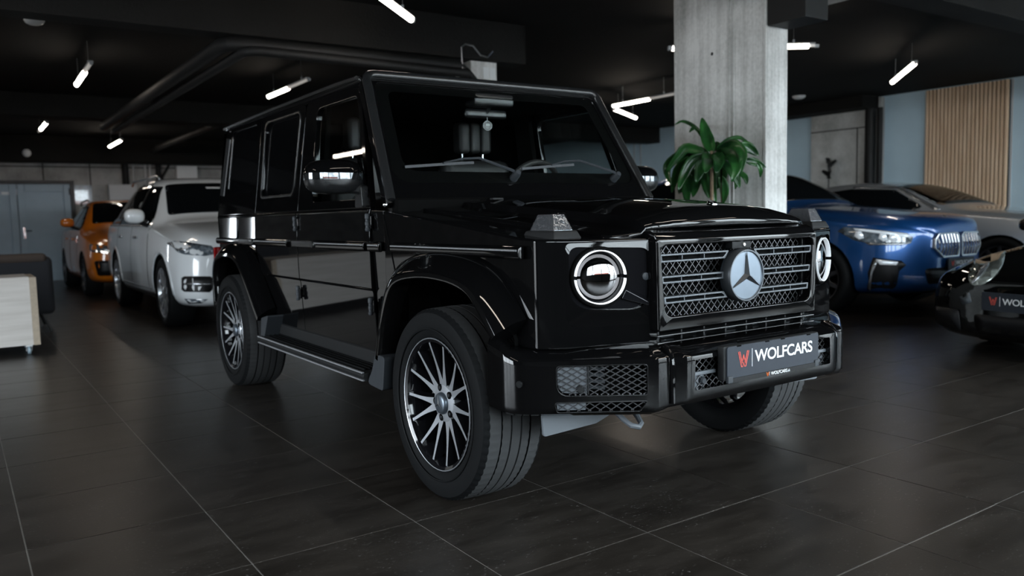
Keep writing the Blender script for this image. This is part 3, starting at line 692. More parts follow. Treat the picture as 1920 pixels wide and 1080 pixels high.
# bonnet
def bonnet_z(x, y):
    zc = lerp_tab([(.84, 1.236), (1.44, 1.206), (1.8, 1.184), (2.05, 1.159), (2.085, 1.150), (2.115, 1.133), (2.137, 1.110), (2.15, 1.078)], x)
    zk = lerp_tab([(.84, 1.205), (1.44, 1.166), (2.04, 1.119), (2.08, 1.108), (2.115, 1.098), (2.137, 1.088), (2.15, 1.074)], x)
    zo = lerp_tab([(.84, 1.186), (1.44, 1.136), (2.0, 1.086), (2.06, 1.078), (2.115, 1.068), (2.137, 1.062), (2.15, 1.055)], x)
    ze = lerp_tab([(.84, 1.178), (1.44, 1.112), (1.85, 1.064), (2.0, 1.054), (2.15, 1.045)], x)
    a = abs(y)
    return lerp_tab([(0, zc), (.15, zc-.003), (.30, zk+(zc-zk)*.62), (.40, zk+(zc-zk)*.20), (.447, zk), (.462, zo), (.66, ze)], a)
bx_ = [.84, 1.0, 1.2, 1.44, 1.65, 1.8, 1.92, 2.0, 2.05, 2.085, 2.115, 2.137, 2.15]
by_ = [0, .08, .16, .24, .31, .37, .41, .447, .462, .52, .58, .61]
by_ = [-y for y in by_[::-1]]+by_[1:]
BX_ = lambda x, y: x-(.33*max(0, abs(y)-.42)*max(0, (x-1.6)/.55))
grid('bonnet', [[(BX_(x, y), y*(1+(.10 if abs(y) > .47 else 0)*(1.9-x)), bonnet_z(x, y)) for y in by_] for x in bx_], M_paint, gw, thick=.025, smooth=28)
bb = lathe('bonnet_badge', [(0, .010), (.018, .010), (.021, .007), (.0225, 0), (0, 0)], (2.05, 0, 1.158), (.35, 0, .94), M_chrome, gw, n=24)
for s in (-1, 1): box('washer_jet', (1.02, s*.35-.03, 1.207), (1.05, s*.35+.03, 1.217), M_plast, gw, bev=.003)

# front fenders
FT = [(.69, 1.176), (.86, 1.166), (1.58, 1.098), (1.85, 1.056), (2.0, 1.046), (2.2, 1.038)]
plan = [(.842, -.452), (.842, -.850), (1.3, -.850), (1.75, -.848), (1.92, -.844), (2.0, -.834), (2.062, -.757), (2.168, -.432), (2.168, -.405)]
archf = [(.87, .30), (.90, .50), (.93, .62), (.99, .77), (1.06, .88), (1.16, .925), (1.38, .945), (1.62, .93), (1.74, .88), (1.83, .79), (1.90, .69), (1.90, .30)]
LNv = Vector((math.cos(math.radians(18)), -math.sin(math.radians(18)), 0)); LS = Vector((math.sin(math.radians(18)), math.cos(math.radians(18)), 0))
L0 = Vector((2.062, -.757, 0))
lp = lambda y, z, o=0.: tuple(L0+LS*((y+.757)/LS.y)+LNv*o+Vector((0, 0, z)))          # bezel plane: y across, z up, o outwards
inset = rpoly([(-.742, .800), (-.455, .786), (-.452, 1.006), (-.742, 1.018)], [.09, .07, .035, .035], 6)
for s in (-1, 1):
    fe = mk('front_fender', *prism_vf(plan, 2, .66, lambda x, y: lerp_tab(FT, x)), M_paint, gw, s, bev=.009, seg=3)
    cut1 = mk('cut', *prism_vf(archf, 1, -1.2, .0), M_paint, None, s)
    V = [lp(a, b, .05) for a, b in inset]+[lp(a, b, -.014) for a, b in inset]; n = len(inset)
    cut2 = mk('cut', V, [tuple(range(n)), tuple(range(2*n-1, n-1, -1))]+[(i, (i+1) % n, n+(i+1) % n, n+i) for i in range(n)], M_paint, None, s)
    boolean(fe, [cut1, cut2])
    # side piece between door gap and slanted fender seam
    mk('cowl_side', *prism_vf([(.694, .47), (.694, 1.172), (.838, 1.168), (.838, .60), (.80, .47)], 1, lambda x, z: -ys(z), lambda x, z: -ys(z)+.03), M_paint, gw, s, bev=.004)
    mk('fender_seam', *prism_vf([(.846, 1.15), (.852, 1.15), (.955, .88), (.949, .88)], 1, -.8525, -.848), M_void, gw, s)
    # dark liner of the wheel well
    for pts, nm in (([(.87, .43)]+archf[1:-1]+[(1.90, .50)], 'wheel_liner'), ([(-1.93, .35), (-1.92, .78), (-1.84, .90), (-1.64, .955), (-1.38, .955), (-1.22, .91), (-1.06, .80), (-.91, .64), (-.82, .42)], 'wheel_liner')):
        mk(nm, [(x, yy, z) for yy in (-.86, -.44) for x, z in pts]+[(x, -.44, z) for x, z in pts], [(i, i+1, len(pts)+i+1, len(pts)+i) for i in range(len(pts)-1)]+[tuple(range(2*len(pts), 3*len(pts)))], M_void, gw, s)
    # flares: profile swept along the arch
    def flare(pts, nm):
        P = [Vector((a, b)) for a, b in pts]; Q = []
        for i in range(len(P)-1):                              # resample with rounding
            for k_ in range(4): Q.append(P[i]+(P[i+1]-P[i])*(k_/4))
        Q.append(P[-1])
        for _ in range(3): Q = [Q[0]]+[(Q[i-1]+Q[i]*2+Q[i+1])/4 for i in range(1, len(Q)-1)]+[Q[-1]]
        prof = [(-.034, -.855), (-.034, -.940), (-.030, -.945), (-.004, -.945), (.003, -.941), (.052, -.900), (.060, -.890), (.078, -.846), (.060, -.83)]
        V = []; m_ = len(prof)
        for i, p in enumerate(Q):
            t = (Q[min(i+1, len(Q)-1)]-Q[max(i-1, 0)]).normalized(); nn = Vector((-t.y, t.x))
            V += [(p.x+nn.x*a, b, p.y+nn.y*a) for a, b in prof]
        Fc = [(i*m_+j, i*m_+(j+1) % m_, (i+1)*m_+(j+1) % m_, (i+1)*m_+j) for i in range(len(Q)-1) for j in range(m_)]
        Fc += [tuple(range(m_)), tuple(range((len(Q)-1)*m_, len(Q)*m_))]
        return mk(nm, V, Fc, M_paint, gw, s, smooth=40)
    flare([(1.90, .715), (1.83, .79), (1.76, .86), (1.70, .89), (1.58, .915), (1.38, .925), (1.17, .905), (1.06, .865), (.98, .75), (.925, .60), (.90, .50)][::-1], 'front_flare')
    flare([(-1.86, .56), (-1.88, .76), (-1.80, .885), (-1.62, .925), (-1.40, .93), (-1.24, .895), (-1.08, .785), (-.93, .635), (-.82, .535)], 'rear_flare')
    # ---- headlamp
    ni = len(inset)
    hl = mk('headlamp', [lp(a, b, -.010) for a, b in inset], [tuple(range(ni))], M_rimblk, gw, s, smooth=0)
    ot = rpoly([(-.752, .735), (-.435, .735), (-.435, 1.030), (-.752, 1.030)], [.05, .02, .015, .02], 6)
    no_ = len(inset); Vb = [lp(a, b, .0004) for a, b in ot]+[lp(a, b, .0032) for a, b in inset]+[lp(a, b, -.011) for a, b in inset]
    mk('bezel_frame', Vb, [(q_*no_+i, q_*no_+(i+1) % no_, (q_+1)*no_+(i+1) % no_, (q_+1)*no_+i) for q_ in (0, 1) for i in range(no_)], M_paint, hl, s, smooth=30)
    ring_panel('bezel_edge', rpoly([(-.745, .797), (-.452, .783), (-.449, 1.009), (-.745, 1.021)], [.092, .072, .037, .037], 6), inset, lambda a, b: lp(a, b, .002), tuple(-LNv*.012), M_rimblk, hl, s, bev=.0015)
    sg = lambda v: (v[0], v[1]*(-s), v[2])
    c = Vector(lp(-.632, .909, -.024)); cm = Vector(sg(c)); nm_ = Vector(sg(LNv))
    lathe('lamp_barrel', [(.100, -.010), (.109, -.010), (.110, .020), (.106, .032), (.1005, .034), (.0985, .026)], cm, nm_, M_void, hl, n=48)
    U_ = Vector((0, 0, 1)); S_ = nm_.cross(U_)
    for a0, a1 in ((4, 176), (184, 356)):
        bm = bmesh.new(); pth = [cm+nm_*.030+(S_*math.cos(math.radians(a))+U_*math.sin(math.radians(a)))*.0935 for a in [a0+(a1-a0)*i/32 for i in range(33)]]
        sweep_bm(bm, pth, [(-.0012, -.0098), (.0012, -.0098), (.003, 0), (.0012, .0098), (-.0012, .0098)], up=nm_)
        finish(bm, 'light_ring', M_ring if s < 0 else M_ringoff, hl)
    lathe('reflector_bowl', [(0, .038), (.03, .0365), (.055, .031), (.075, .022), (.0845, .012)], cm, nm_, M_lampbowl, hl, n=40)
    lathe('lens_rim', [(.0835, .000), (.0865, .010), (.0895, .010), (.0915, .002)], cm, nm_, M_starm, hl, n=48)
    lathe('washer_nozzle', [(0, .006), (.008, .006), (.0135, .004), (.0145, -.004)], sg(lp(-.462, .904, -.008)), nm_, M_grey, hl, n=16)
    # small blade in the inset beside the lamp
    V = [lp(-.555, .83, -.0095), lp(-.455, .80, -.0095), lp(-.455, .83, -.0095), lp(-.535, .87, -.0095), lp(-.555, .83, .004), lp(-.455, .80, .004), lp(-.455, .812, .004), lp(-.54, .86, .004)]
    mk('inset_blade', V, [(0, 1, 2, 3), (4, 5, 6, 7), (0, 1, 5, 4), (1, 2, 6, 5), (2, 3, 7, 6), (3, 0, 4, 7)], M_rimblk, hl, s, bev=.002)
    # ---- turn signal on the fender top
    zc_ = lerp_tab(FT, 1.94); Bx, By = 1.945, -.722
    sb = lambda w_, d_, z, dx=0.: [(Bx+dx-w_, By-d_, z), (Bx+dx+w_, By-d_, z), (Bx+dx+w_, By+d_, z), (Bx+dx-w_, By+d_, z)]
    Q6 = [(0, 1, 2, 3), (4, 5, 6, 7), (0, 1, 5, 4), (1, 2, 6, 5), (2, 3, 7, 6), (3, 0, 4, 7)]
    ts = mk('turn_signal', sb(.098, .064, zc_-.006)+sb(.084, .052, zc_+.024), Q6, M_plast, gw, s, bev=.006)
    mk('signal_lens', sb(.078, .047, zc_+.022)+sb(.050, .027, zc_+.086), Q6, M_glens, ts, s, bev=.003)
    mk('signal_bowl', sb(.072, .042, zc_+.024)+sb(.046, .024, zc_+.081), Q6, M_frost, ts, s, bev=.002)

# ---- grille block
gr = ring_panel('grille', rpoly([(-.450, .706), (.450, .706), (.456, 1.036), (-.456, 1.036)], [.012, .012, .012, .012], 5), rpoly([(-.415, .757), (.415, .757), (.436, 1.012), (-.436, 1.012)], [.045, .045, .03, .03], 5), lambda a, b: (2.205, a, b), (-.13, 0, 0), M_paint, gw, bev=.006, seg=3, bang=50)
mk('grille_brow', *prism_vf([(2.10, 1.030), (2.200, 1.031), (2.188, 1.052), (2.160, 1.066), (2.10, 1.066)], 1, -.452, .452), M_paint, gr, bev=.006)
box('grille_back', (2.07, -.44, .74), (2.09, .44, 1.03), M_void, gr)
def diamond(name, org, sd, zd, poly, cell, r, m, par):
    """diamond wire mesh inside a convex polygon of the plane org + s*sd + z*zd"""
    bm = bmesh.new(); sd, zd = Vector(sd), Vector(zd); nn = sd.cross(zd).normalized(); org = Vector(org)
    n = len(poly); S = [p[0] for p in poly]; Zz = [p[1] for p in poly]; cs, cz = cell
    area = sum(poly[i][0]*poly[(i+1) % n][1]-poly[(i+1) % n][0]*poly[i][1] for i in range(n))
    pl = poly if area > 0 else poly[::-1]
    H = max(Zz)-min(Zz); K = int((max(S)-min(S)+H*cs/cz)/cs)+3
    for sg_ in (1, -1):
        for k_ in range(-K, K):
            a = Vector((min(S)+k_*cs, min(Zz) if sg_ > 0 else max(Zz))); d_ = Vector((cs, cz*sg_)); t0, t1 = -50., 50.
            for i in range(n):
                p = Vector(pl[i]); e = Vector(pl[(i+1) % n])-p; nl = Vector((-e.y, e.x))
                den = d_.dot(nl); num = (p-a).dot(nl)
                if abs(den) < 1e-9:
                    if num > 0: t0 = 1e9
                elif den > 0: t0 = max(t0, num/den)
                else: t1 = min(t1, num/den)
            if t1-t0 < .12: continue
            A, B = a+d_*t0, a+d_*t1
            o_ = r*.7*sg_
            sweep_bm(bm, [org+sd*A.x+zd*A.y+nn*o_, org+sd*B.x+zd*B.y+nn*o_], circ2(r, 4, PI/4), up=nn, cap=False)
    return finish(bm, name, m, par)
stuff(diamond('grille_mesh', (2.150, 0, 0), (0, 1, 0), (0, 0, 1), [(-.432, .75), (.432, .75), (.432, 1.015), (-.432, 1.015)], (.034, .036), 0.0016, M_wire, gr))
for (z0, z1, yi) in ((.951, .981, .070), (.875, .902, .098), (.802, .828, .078)):
    yo = {.951: .431, .875: .424, .802: .412}[z0]
    for s in (-1, 1):
        dy = -.022 if z0 > .9 else (.022 if z0 < .85 else 0)
        o_ = [(-yo, z0), (-yi-max(0, -dy), z0), (-yi-max(0, dy), z1), (-yo-.003, z1)]
        i_ = [(-yo+.010, z0+.007), (-yi-.012-max(0, -dy), z0+.007), (-yi-.012-max(0, dy), z1-.007), (-yo+.007, z1-.007)]
        br = ring_panel('grille_bar', rpoly(o_, .003, 2), rpoly(i_, .003, 2), lambda a, b: (2.196, a, b), (-.03, 0, 0), M_bar, gr, s, bev=.0015)
        for f_ in (.36, .68):
            yy = yo+(yi-yo)*(1-f_) ; box('bar_strut', (2.172, -s*(-yy)-.002, z0+.006), (2.190, -s*(-yy)+.002, z1-.006), M_bar, gr, bev=.0005)
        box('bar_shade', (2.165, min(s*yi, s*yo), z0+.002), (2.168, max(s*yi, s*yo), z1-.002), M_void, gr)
bd = lathe('star_badge', [(0, .014), (.090, .012), (.0935, .016), (.098, .016), (.1005, .010), (.1005, -.03), (0, -.03)], (2.206, 0, .883), (1, 0, 0), M_badge, gr, n=56)
lathe('badge_rim', [(.0925, .011), (.0935, .0175), (.098, .0175), (.1015, .011), (.1015, -.02)], (2.206, 0, .883), (1, 0, 0), M_bar, gr, n=56)
V = [(2.236, 0, .883)]; Fc = []
for k_ in range(3):
    a = PI/2+k_*2*PI/3; b = a+PI/3
    V += [(2.2215, .093*math.cos(a), .883+.093*math.sin(a)), (2.2185, .0155*math.cos(b), .883+.0155*math.sin(b))]
for k_ in range(6): Fc.append((0, 1+k_, 1+(k_+1) % 6))
Fc.append((6, 5, 4, 3, 2, 1))
mk('star', V, Fc, M_starm, gr, smooth=0)
box('front_camera', (2.16, -.055, .984), (2.198, .055, 1.014), M_plast, gr, bev=.006); lathe('camera_lens', [(0, .006), (.006, .006), (.009, .002), (.009, -.004)], (2.198, .008, 1.0), (1, 0, 0), M_steel, gr, n=12)
# lower intake under the grille
li = box('lower_intake', (2.05, -.47, .60), (2.13, .47, .715), M_void, gw, bev=.004)
for z in (.664, .690): box('intake_slat', (2.13, -.45, z-.003), (2.20, .45, z+.003), M_satin, li, bev=.002)
for i in range(8): box('intake_fin', (2.12, -.42+i*.12-.004, .655), (2.17, -.42+i*.12+.004, .70), M_plast, li, bev=.001)
for i in range(5): box('intake_block', (2.125, -.37+i*.17, .670), (2.135, -.30+i*.17, .688), M_grey, li, bev=.003)

# ---- front bumper (thick shell, openings cut)
bp_ = [(1.85, .945), (1.93, .945), (1.985, .930), (2.022, .893), (2.050, .855), (2.075, .822), (2.10, .787), (2.19, .657), (2.262, .553), (2.276, .535), (2.279, .520), (2.279, .490), (2.283, .475), (2.310, .440), (2.316, .425), (2.318, .40), (2.320, .2)]
bpl = [(x, -y) for x, y in bp_]+[(2.321, 0)]+[(x, y) for x, y in bp_[::-1]]
def brow(dx, dy, z, zs=0.):
    out = []
    for (x, y) in bpl:
        wing = min(1, max(0, (abs(y)-.45)/.05)); f = min(1, max(0, (2.0-x)/.12))
        zz = z(wing) if callable(z) else z
        out.append((x-dx*(1-f*.8), y*(1-dy*min(1, abs(y)/.8)), zz+zs*f))
    return out
rows = [brow(.10, .10, .470), brow(.045, .02, lambda w_: .452-.022*w_, .02), brow(.012, .005, lambda w_: .462-.018*w_, .01), brow(0, 0, lambda w_: .486-.016*w_), brow(0, 0, .612, .02), brow(.002, .001, .629, .03), brow(.010, .004, .638, .04), brow(.045, .02, .652, .05), brow(.058, .028, .660, .05), brow(.15, .09, .668, .05), brow(.26, .12, .655, .05)]
inn = [[(x-.06, y*.93, z) for x, y, z in brow(.06, .06, zz)] for zz in (.62, .50)]
allr = rows+inn; nr, ncol = len(allr), len(bpl); V = [p for r_ in allr for p in r_]
Fc = [(i*ncol+j, i*ncol+j+1, ((i+1) % nr)*ncol+j+1, ((i+1) % nr)*ncol+j) for i in range(nr) for j in range(ncol-1)]
Fc += [tuple(i*ncol for i in range(nr)), tuple(i*ncol+ncol-1 for i in range(nr))[::-1]]
bu = mk('front_bumper', V, Fc, M_paint, gw, smooth=32)
A_ = Vector((2.075, -.822, 0)); B_ = Vector((2.262, -.553, 0)); WSd_ = (B_-A_).normalized(); WNo = Vector((WSd_.y, -WSd_.x, 0)); WL = (B_-A_).length
wl = lambda a, z, o=0.: tuple(A_+WSd_*a+WNo*o+Vector((0, 0, z)))
main = rpoly([(.012, .511), (WL-.008, .509), (WL-.008, .611), (.012, .611)], [.045, .012, .012, .015], 5)
lowv = rpoly([(.012, .4535), (WL-.035, .4535), (WL-.008, .484), (.004, .484)], [.010, .004, .004, .008], 3)
ctr = rpoly([(-.392, .508), (.392, .508), (.386, .616), (-.386, .616)], .008, 3)
cuts = []
for s in (-1, 1):
    for pl in (main, lowv):
        n = len(pl); cuts.append(mk('cut', [wl(a, z, .06) for a, z in pl]+[wl(a, z, -.20) for a, z in pl], [tuple(range(n)), tuple(range(2*n-1, n-1, -1))]+[(i, (i+1) % n, n+(i+1) % n, n+i) for i in range(n)], M_paint, None, s))
cuts.append(mk('cut', *prism_vf(ctr, 0, 2.12, 2.36), M_paint))
boolean(bu, cuts)
for s in (-1, 1):
    sgv = lambda p: (p[0], p[1]*(-s), p[2])
    wv = D.objects.new('bumper_vent', None); col.objects.link(wv); wv.parent = gw
    def plate_(name, pl, o, th, m, **k):
        n = len(pl); return mk(name, [wl(a, z, o) for a, z in pl]+[wl(a, z, o-th) for a, z in pl], [tuple(range(n)), tuple(range(2*n-1, n-1, -1))]+[(i, (i+1) % n, n+(i+1) % n, n+i) for i in range(n)], m, wv, s, **k)
    plate_('vent_back', [(0, .44), (WL, .44), (WL, .62), (0, .62)], -.085, .004, M_void)
    plate_('blank_panel', rpoly([(.014, .515), (.118, .513), (.118, .608), (.014, .608)], [.04, .003, .003, .012], 4), -.016, .006, M_grey2, bev=.001)
    plate_('blank_panel', rpoly([(.012, .456), (.11, .456), (.112, .482), (.008, .482)], .004, 2), -.014, .006, M_grey2, bev=.001)
    plate_('divider', [(.1175, .511), (.1215, .511), (.1215, .611), (.1175, .611)], -.006, .012, M_plast)
    for zz in range(4): plate_('louvre', [(.125, .524+zz*.022), (.18, .520+zz*.022), (.18, .532+zz*.022), (.125, .536+zz*.022)], -.04, .01, M_grey)
    for pl_v in (main, lowv):
        cx_ = sum(p[0] for p in pl_v)/len(pl_v); cz_ = sum(p[1] for p in pl_v)/len(pl_v)
        grow = lambda p, d_: (p[0]+math.copysign(min(d_, abs(p[0]-cx_)*.2), p[0]-cx_), p[1]+math.copysign(min(d_, abs(p[1]-cz_)*.2), p[1]-cz_))
        ring_panel('vent_rim', [grow(p, .0035) for p in pl_v], [grow(p, -.0015) for p in pl_v], lambda a, b: wl(a, b, .0025), tuple(-WNo*.02), M_satin, wv, s, bev=.001)
    O_ = Vector(sgv(wl(0, 0, -.010))); sd_ = Vector(sgv(WSd_))
    stuff(diamond('vent_mesh', O_, sd_, (0, 0, 1), main, (.037, .021), .0022, M_wire, wv)); stuff(diamond('vent_mesh', O_, sd_, (0, 0, 1), lowv, (.037, .024), .0020, M_wire, wv))
    lathe('parking_sensor', [(0, .008), (.010, .008), (.0105, .005), (.0125, .005), (.014, .003), (.015, -.006)], sgv(wl(.092, .529, -.012)), sgv(WNo), M_plast, wv, n=20)
    # tubular ridge on top where wing meets centre, side sensor, air deflector
    tube('bumper_ridge', [sgv(p) for p in ((2.285, -.468, .47), (2.285, -.468, .60), (2.278, -.466, .632), (2.262, -.462, .648), (2.232, -.455, .662))], .012, M_paint, gw, n=10)
    lathe('parking_sensor', [(0, .003), (.009, .003), (.010, 0), (.012, 0), (.012, -.004)], (2.005, -s*-.918, .552), (.72, s*.69, 0), M_satin, gw, n=18)
    mk('air_deflector', *prism_vf(rpoly([(-.80, .43), (-.42, .43), (-.44, .385), (-.55, .350), (-.795, .340)], [.004, .004, .02, .03, .012], 3), 0, 1.965, 1.975), M_grey2, gw, s, bev=.002)
cg = D.objects.new('centre_grille', None); col.objects.link(cg); cg.parent = gw
box('centre_back', (2.10, -.42, .49), (2.12, .42, .63), M_void, cg)
stuff(diamond('centre_mesh', (2.290, 0, 0), (0, 1, 0), (0, 0, 1), [(-.39, .508), (.39, .508), (.39, .616), (-.39, .616)], (.034, .027), .0021, M_wire, cg))
box('cross_bar', (2.286, -.39, .553), (2.298, .39, .566), M_grey2, cg, bev=.002)
for s in (-1, 1):
    box('blank_panel', (2.278, s*.35-.045, .510), (2.284, s*.35+.045, .550), M_grey2, cg, bev=.001)
    lathe('parking_sensor', [(0, .010), (.010, .010), (.0115, .007), (.014, .004), (.0145, -.006)], (2.290, s*.322, .530), (1, 0, 0), M_grey, cg, n=20)
prism('skid_plate', [(1.80, .35), (2.20, .445), (2.215, .462), (2.16, .475), (1.80, .42)], 1, -.50, .62, M_grey2, gw, bev=.006)
tube('tow_hook', [(2.03, -.505, .40), (2.07, -.500, .375), (2.10, -.490, .357), (2.115, -.465, .350), (2.10, -.440, .357), (2.07, -.430, .375), (2.03, -.425, .40)], .0105, M_grey2, gw, n=8)

# ---- dealer plate
PX = 2.352
pt = box('plate_holder', (2.315, -.274, .527), (PX-.006, .272, .652), M_plast, gw, bev=.006)
PLv = [(-.268, .552), (.268, .552), (.268, .652), (-.268, .652)]
pl_ = prism('dealer_plate', rpoly([(-.262, .530), (.262, .530), (.262, .650), (-.262, .650)], .012, 4), 0, PX-.006, PX, M_plate, gw, bev=.001)
prism('plate_strip', rpoly([(-.236, .519), (.236, .519), (.236, .536), (-.236, .536)], .003, 2), 0, PX-.008, PX+.004, M_plast, pl_, bev=.001)
for yy in (-.249, .249): box('plate_clip', (PX-.008, yy-.013, .519), (PX+.005, yy+.013, .545), M_grey, pl_, bev=.003)
for yy in (-.20, -.045, .045, .20): box('plate_slot', (PX-.004, yy-.012, .6455), (PX+.0006, yy+.012, .6505), M_void, pl_, bev=.001)
def wlogo(M_, h, m, par, name='wolf_logo'):
    """a W drawn as doubled outline strokes"""
    bm = bmesh.new()
    def stroke(pts, wd, closed=False):
        P = [Vector((a*h, b*h, .0008)) for a, b in pts]
        sweep_bm(bm, P, [(-wd*h, -.0006), (wd*h, -.0006), (wd*h, .0006), (-wd*h, .0006)], closed, Vector((0, 0, 1)))
    stroke([(.0, 1.0), (.14, 1.0), (.36, .22), (.50, .60), (.64, .22), (.86, 1.0), (1.0, 1.0), (.70, 0), (.60, 0), (.50, .28), (.40, 0), (.30, 0)], .028, True)
    stroke([(.50, .78), (.38, .40)], .028); stroke([(.50, .78), (.62, .40)], .028)
    bmesh.ops.transform(bm, matrix=M_, verts=bm.verts); return finish(bm, name, m, par, smooth=0)
fmx = lambda x, y, z: frame_mat((x, y, z), (0, 1, 0), (0, 0, 1))
wlogo(fmx(PX, -.205, .571), .056, M_red, pl_)
box('bar_line', (PX-.001, -.131, .566), (PX+.001, -.129, .632), M_lett, pl_, bev=0)
def fit_text(name, text, y0, y1, z0, z1, x, m, par, bold):
    o = lettering(name, text, 1.0, m, par, Matrix.Identity(4), extrude=.0, bold=0)
    me = o.data; xs = [v.co.x for v in me.vertices]; zs = [v.co.y for v in me.vertices]
    sx = (y1-y0)/(max(xs)-min(xs)); sz = (z1-z0)/(max(zs)-min(zs)); h_ = (z1-z0)
    D.objects.remove(o, do_unlink=True)
    o = lettering(name, text, 1.0, m, par, Matrix.Identity(4), extrude=.0, bold=bold)
    me = o.data; xs = [v.co.x for v in me.vertices]; zs = [v.co.y for v in me.vertices]
    sx = (y1-y0)/(max(xs)-min(xs)); sz = (z1-z0)/(max(zs)-min(zs))
    me.transform(fmx(x, y0, z0) @ Matrix.Diagonal((sx, sz, 1, 1)) @ Matrix.Translation((-min(xs), -min(zs), 0)))
    return o
fit_text('lettering', 'WOLFCARS', -.116, .222, .580, .624, PX+.0012, M_lett, pl_, .018)
wlogo(fmx(PX+.004, -.055, .5205), .0145, M_orange, pl_)
box('bar_line', (PX+.003, -.0365, .5205), (PX+.0045, -.0355, .535), M_lett, pl_, bev=0)
fit_text('lettering', 'WOLFCARS', -.029, .066, .5215, .534, PX+.0047, M_lett, pl_, .018)
fit_text('lettering', '.sk', .067, .083, .5215, .532, PX+.0047, M_lett, pl_, .005)

# ---- running boards, sills, mud flaps
for s in (-1, 1):
    rb = mk('running_board', *prism_vf([(-.80, .425), (-.945, .418), (-.960, .412), (-.962, .400), (-.945, .375), (-.80, .395)], 0, -.80, .80), M_plast, gw, s, bev=.004)
    for (y_, z_) in ((.957, .419), (.955, .382)): mk('bright_edge', *prism_vf([(-y_+.006, z_-.004), (-y_-.006, z_-.004), (-y_-.006, z_+.004), (-y_+.006, z_+.004)], 0, -.79, .79), M_brite, rb, s, bev=.002)
    for i in range(4): box('tread_rib', (-.74, s*(.84+i*.028)-.005, .418), (.74, s*(.84+i*.028)+.005, .428), M_rubber, rb, bev=.002)
    mk('sill', *prism_vf([(-.80, .40), (-.838, .43), (-.838, .49), (-.80, .515)], 0, -.80, .83), M_plast, gw, s, bev=.004)
    mk('mud_flap', *prism_vf(rpoly([(.80, .37), (.86, .44), (.90, .52), (1.00, .52), (.97, .36)], .02, 3), 1, -.945, -.70), M_grey, gw, s, bev=.006)
    mk('board_bracket', *prism_vf(rpoly([(-.84, .38), (-.80, .53), (-.66, .56), (-.78, .37)], .01, 3), 1, -.93, -.80), M_grey, gw, s, bev=.006)

# ---- door mirrors
for s in (-1, 1):
    mr = D.objects.new('door_mirror', None); col.objects.link(mr); mr.parent = gw
    c = Vector((.585, s*.975, 1.334)); R_ = (.082, .142, .082)
    def shell(name, z0, z1, m, gro=1.0):
        bm = bmesh.new(); rings = []
        for i in range(13):
            ph = z0+(z1-z0)*i/12; cr = math.copysign(abs(math.cos(ph))**.62, math.cos(ph)); sr = math.copysign(abs(math.sin(ph))**.75, math.sin(ph))
            rings.append([bm.verts.new((c.x+R_[0]*gro*cr*math.copysign(abs(math.cos(t))**.7, math.cos(t)), c.y+R_[1]*gro*cr*math.copysign(abs(math.sin(t))**.7, math.sin(t)), c.z+R_[2]*gro*sr)) for t in [2*PI*j/36 for j in range(36)]])
        for a, b in zip(rings[:-1], rings[1:]):
            for j in range(36): bm.faces.new((a[j], a[(j+1) % 36], b[(j+1) % 36], b[j]))
        bm.faces.new(rings[0]); bm.faces.new(rings[-1]); return finish(bm, name, m, mr)
    shell('mirror_cap', .12, PI/2-.02, M_paint); shell('indicator_strip', -.10, .11, M_strip, 1.012); shell('mirror_housing', -PI/2+.02, -.11, M_satin)
    tube('mirror_arm', [(.60, s*.93, 1.285), (.62, s*.87, 1.280), (.63, s*.835, 1.262)], .030, M_satin, mr, n=10)
    prism('mirror_foot', rpoly([(.575, 1.188), (.668, 1.188), (.652, 1.292), (.600, 1.292)], .012, 3), 1, s*.835, s*.872, M_satin, mr, bev=.006)
    prism('mirror_base', [(.60, 1.234), (.665, 1.234), (.575, 1.44), (.555, 1.44)], 1, s*.832, s*.842, M_paint, mr)

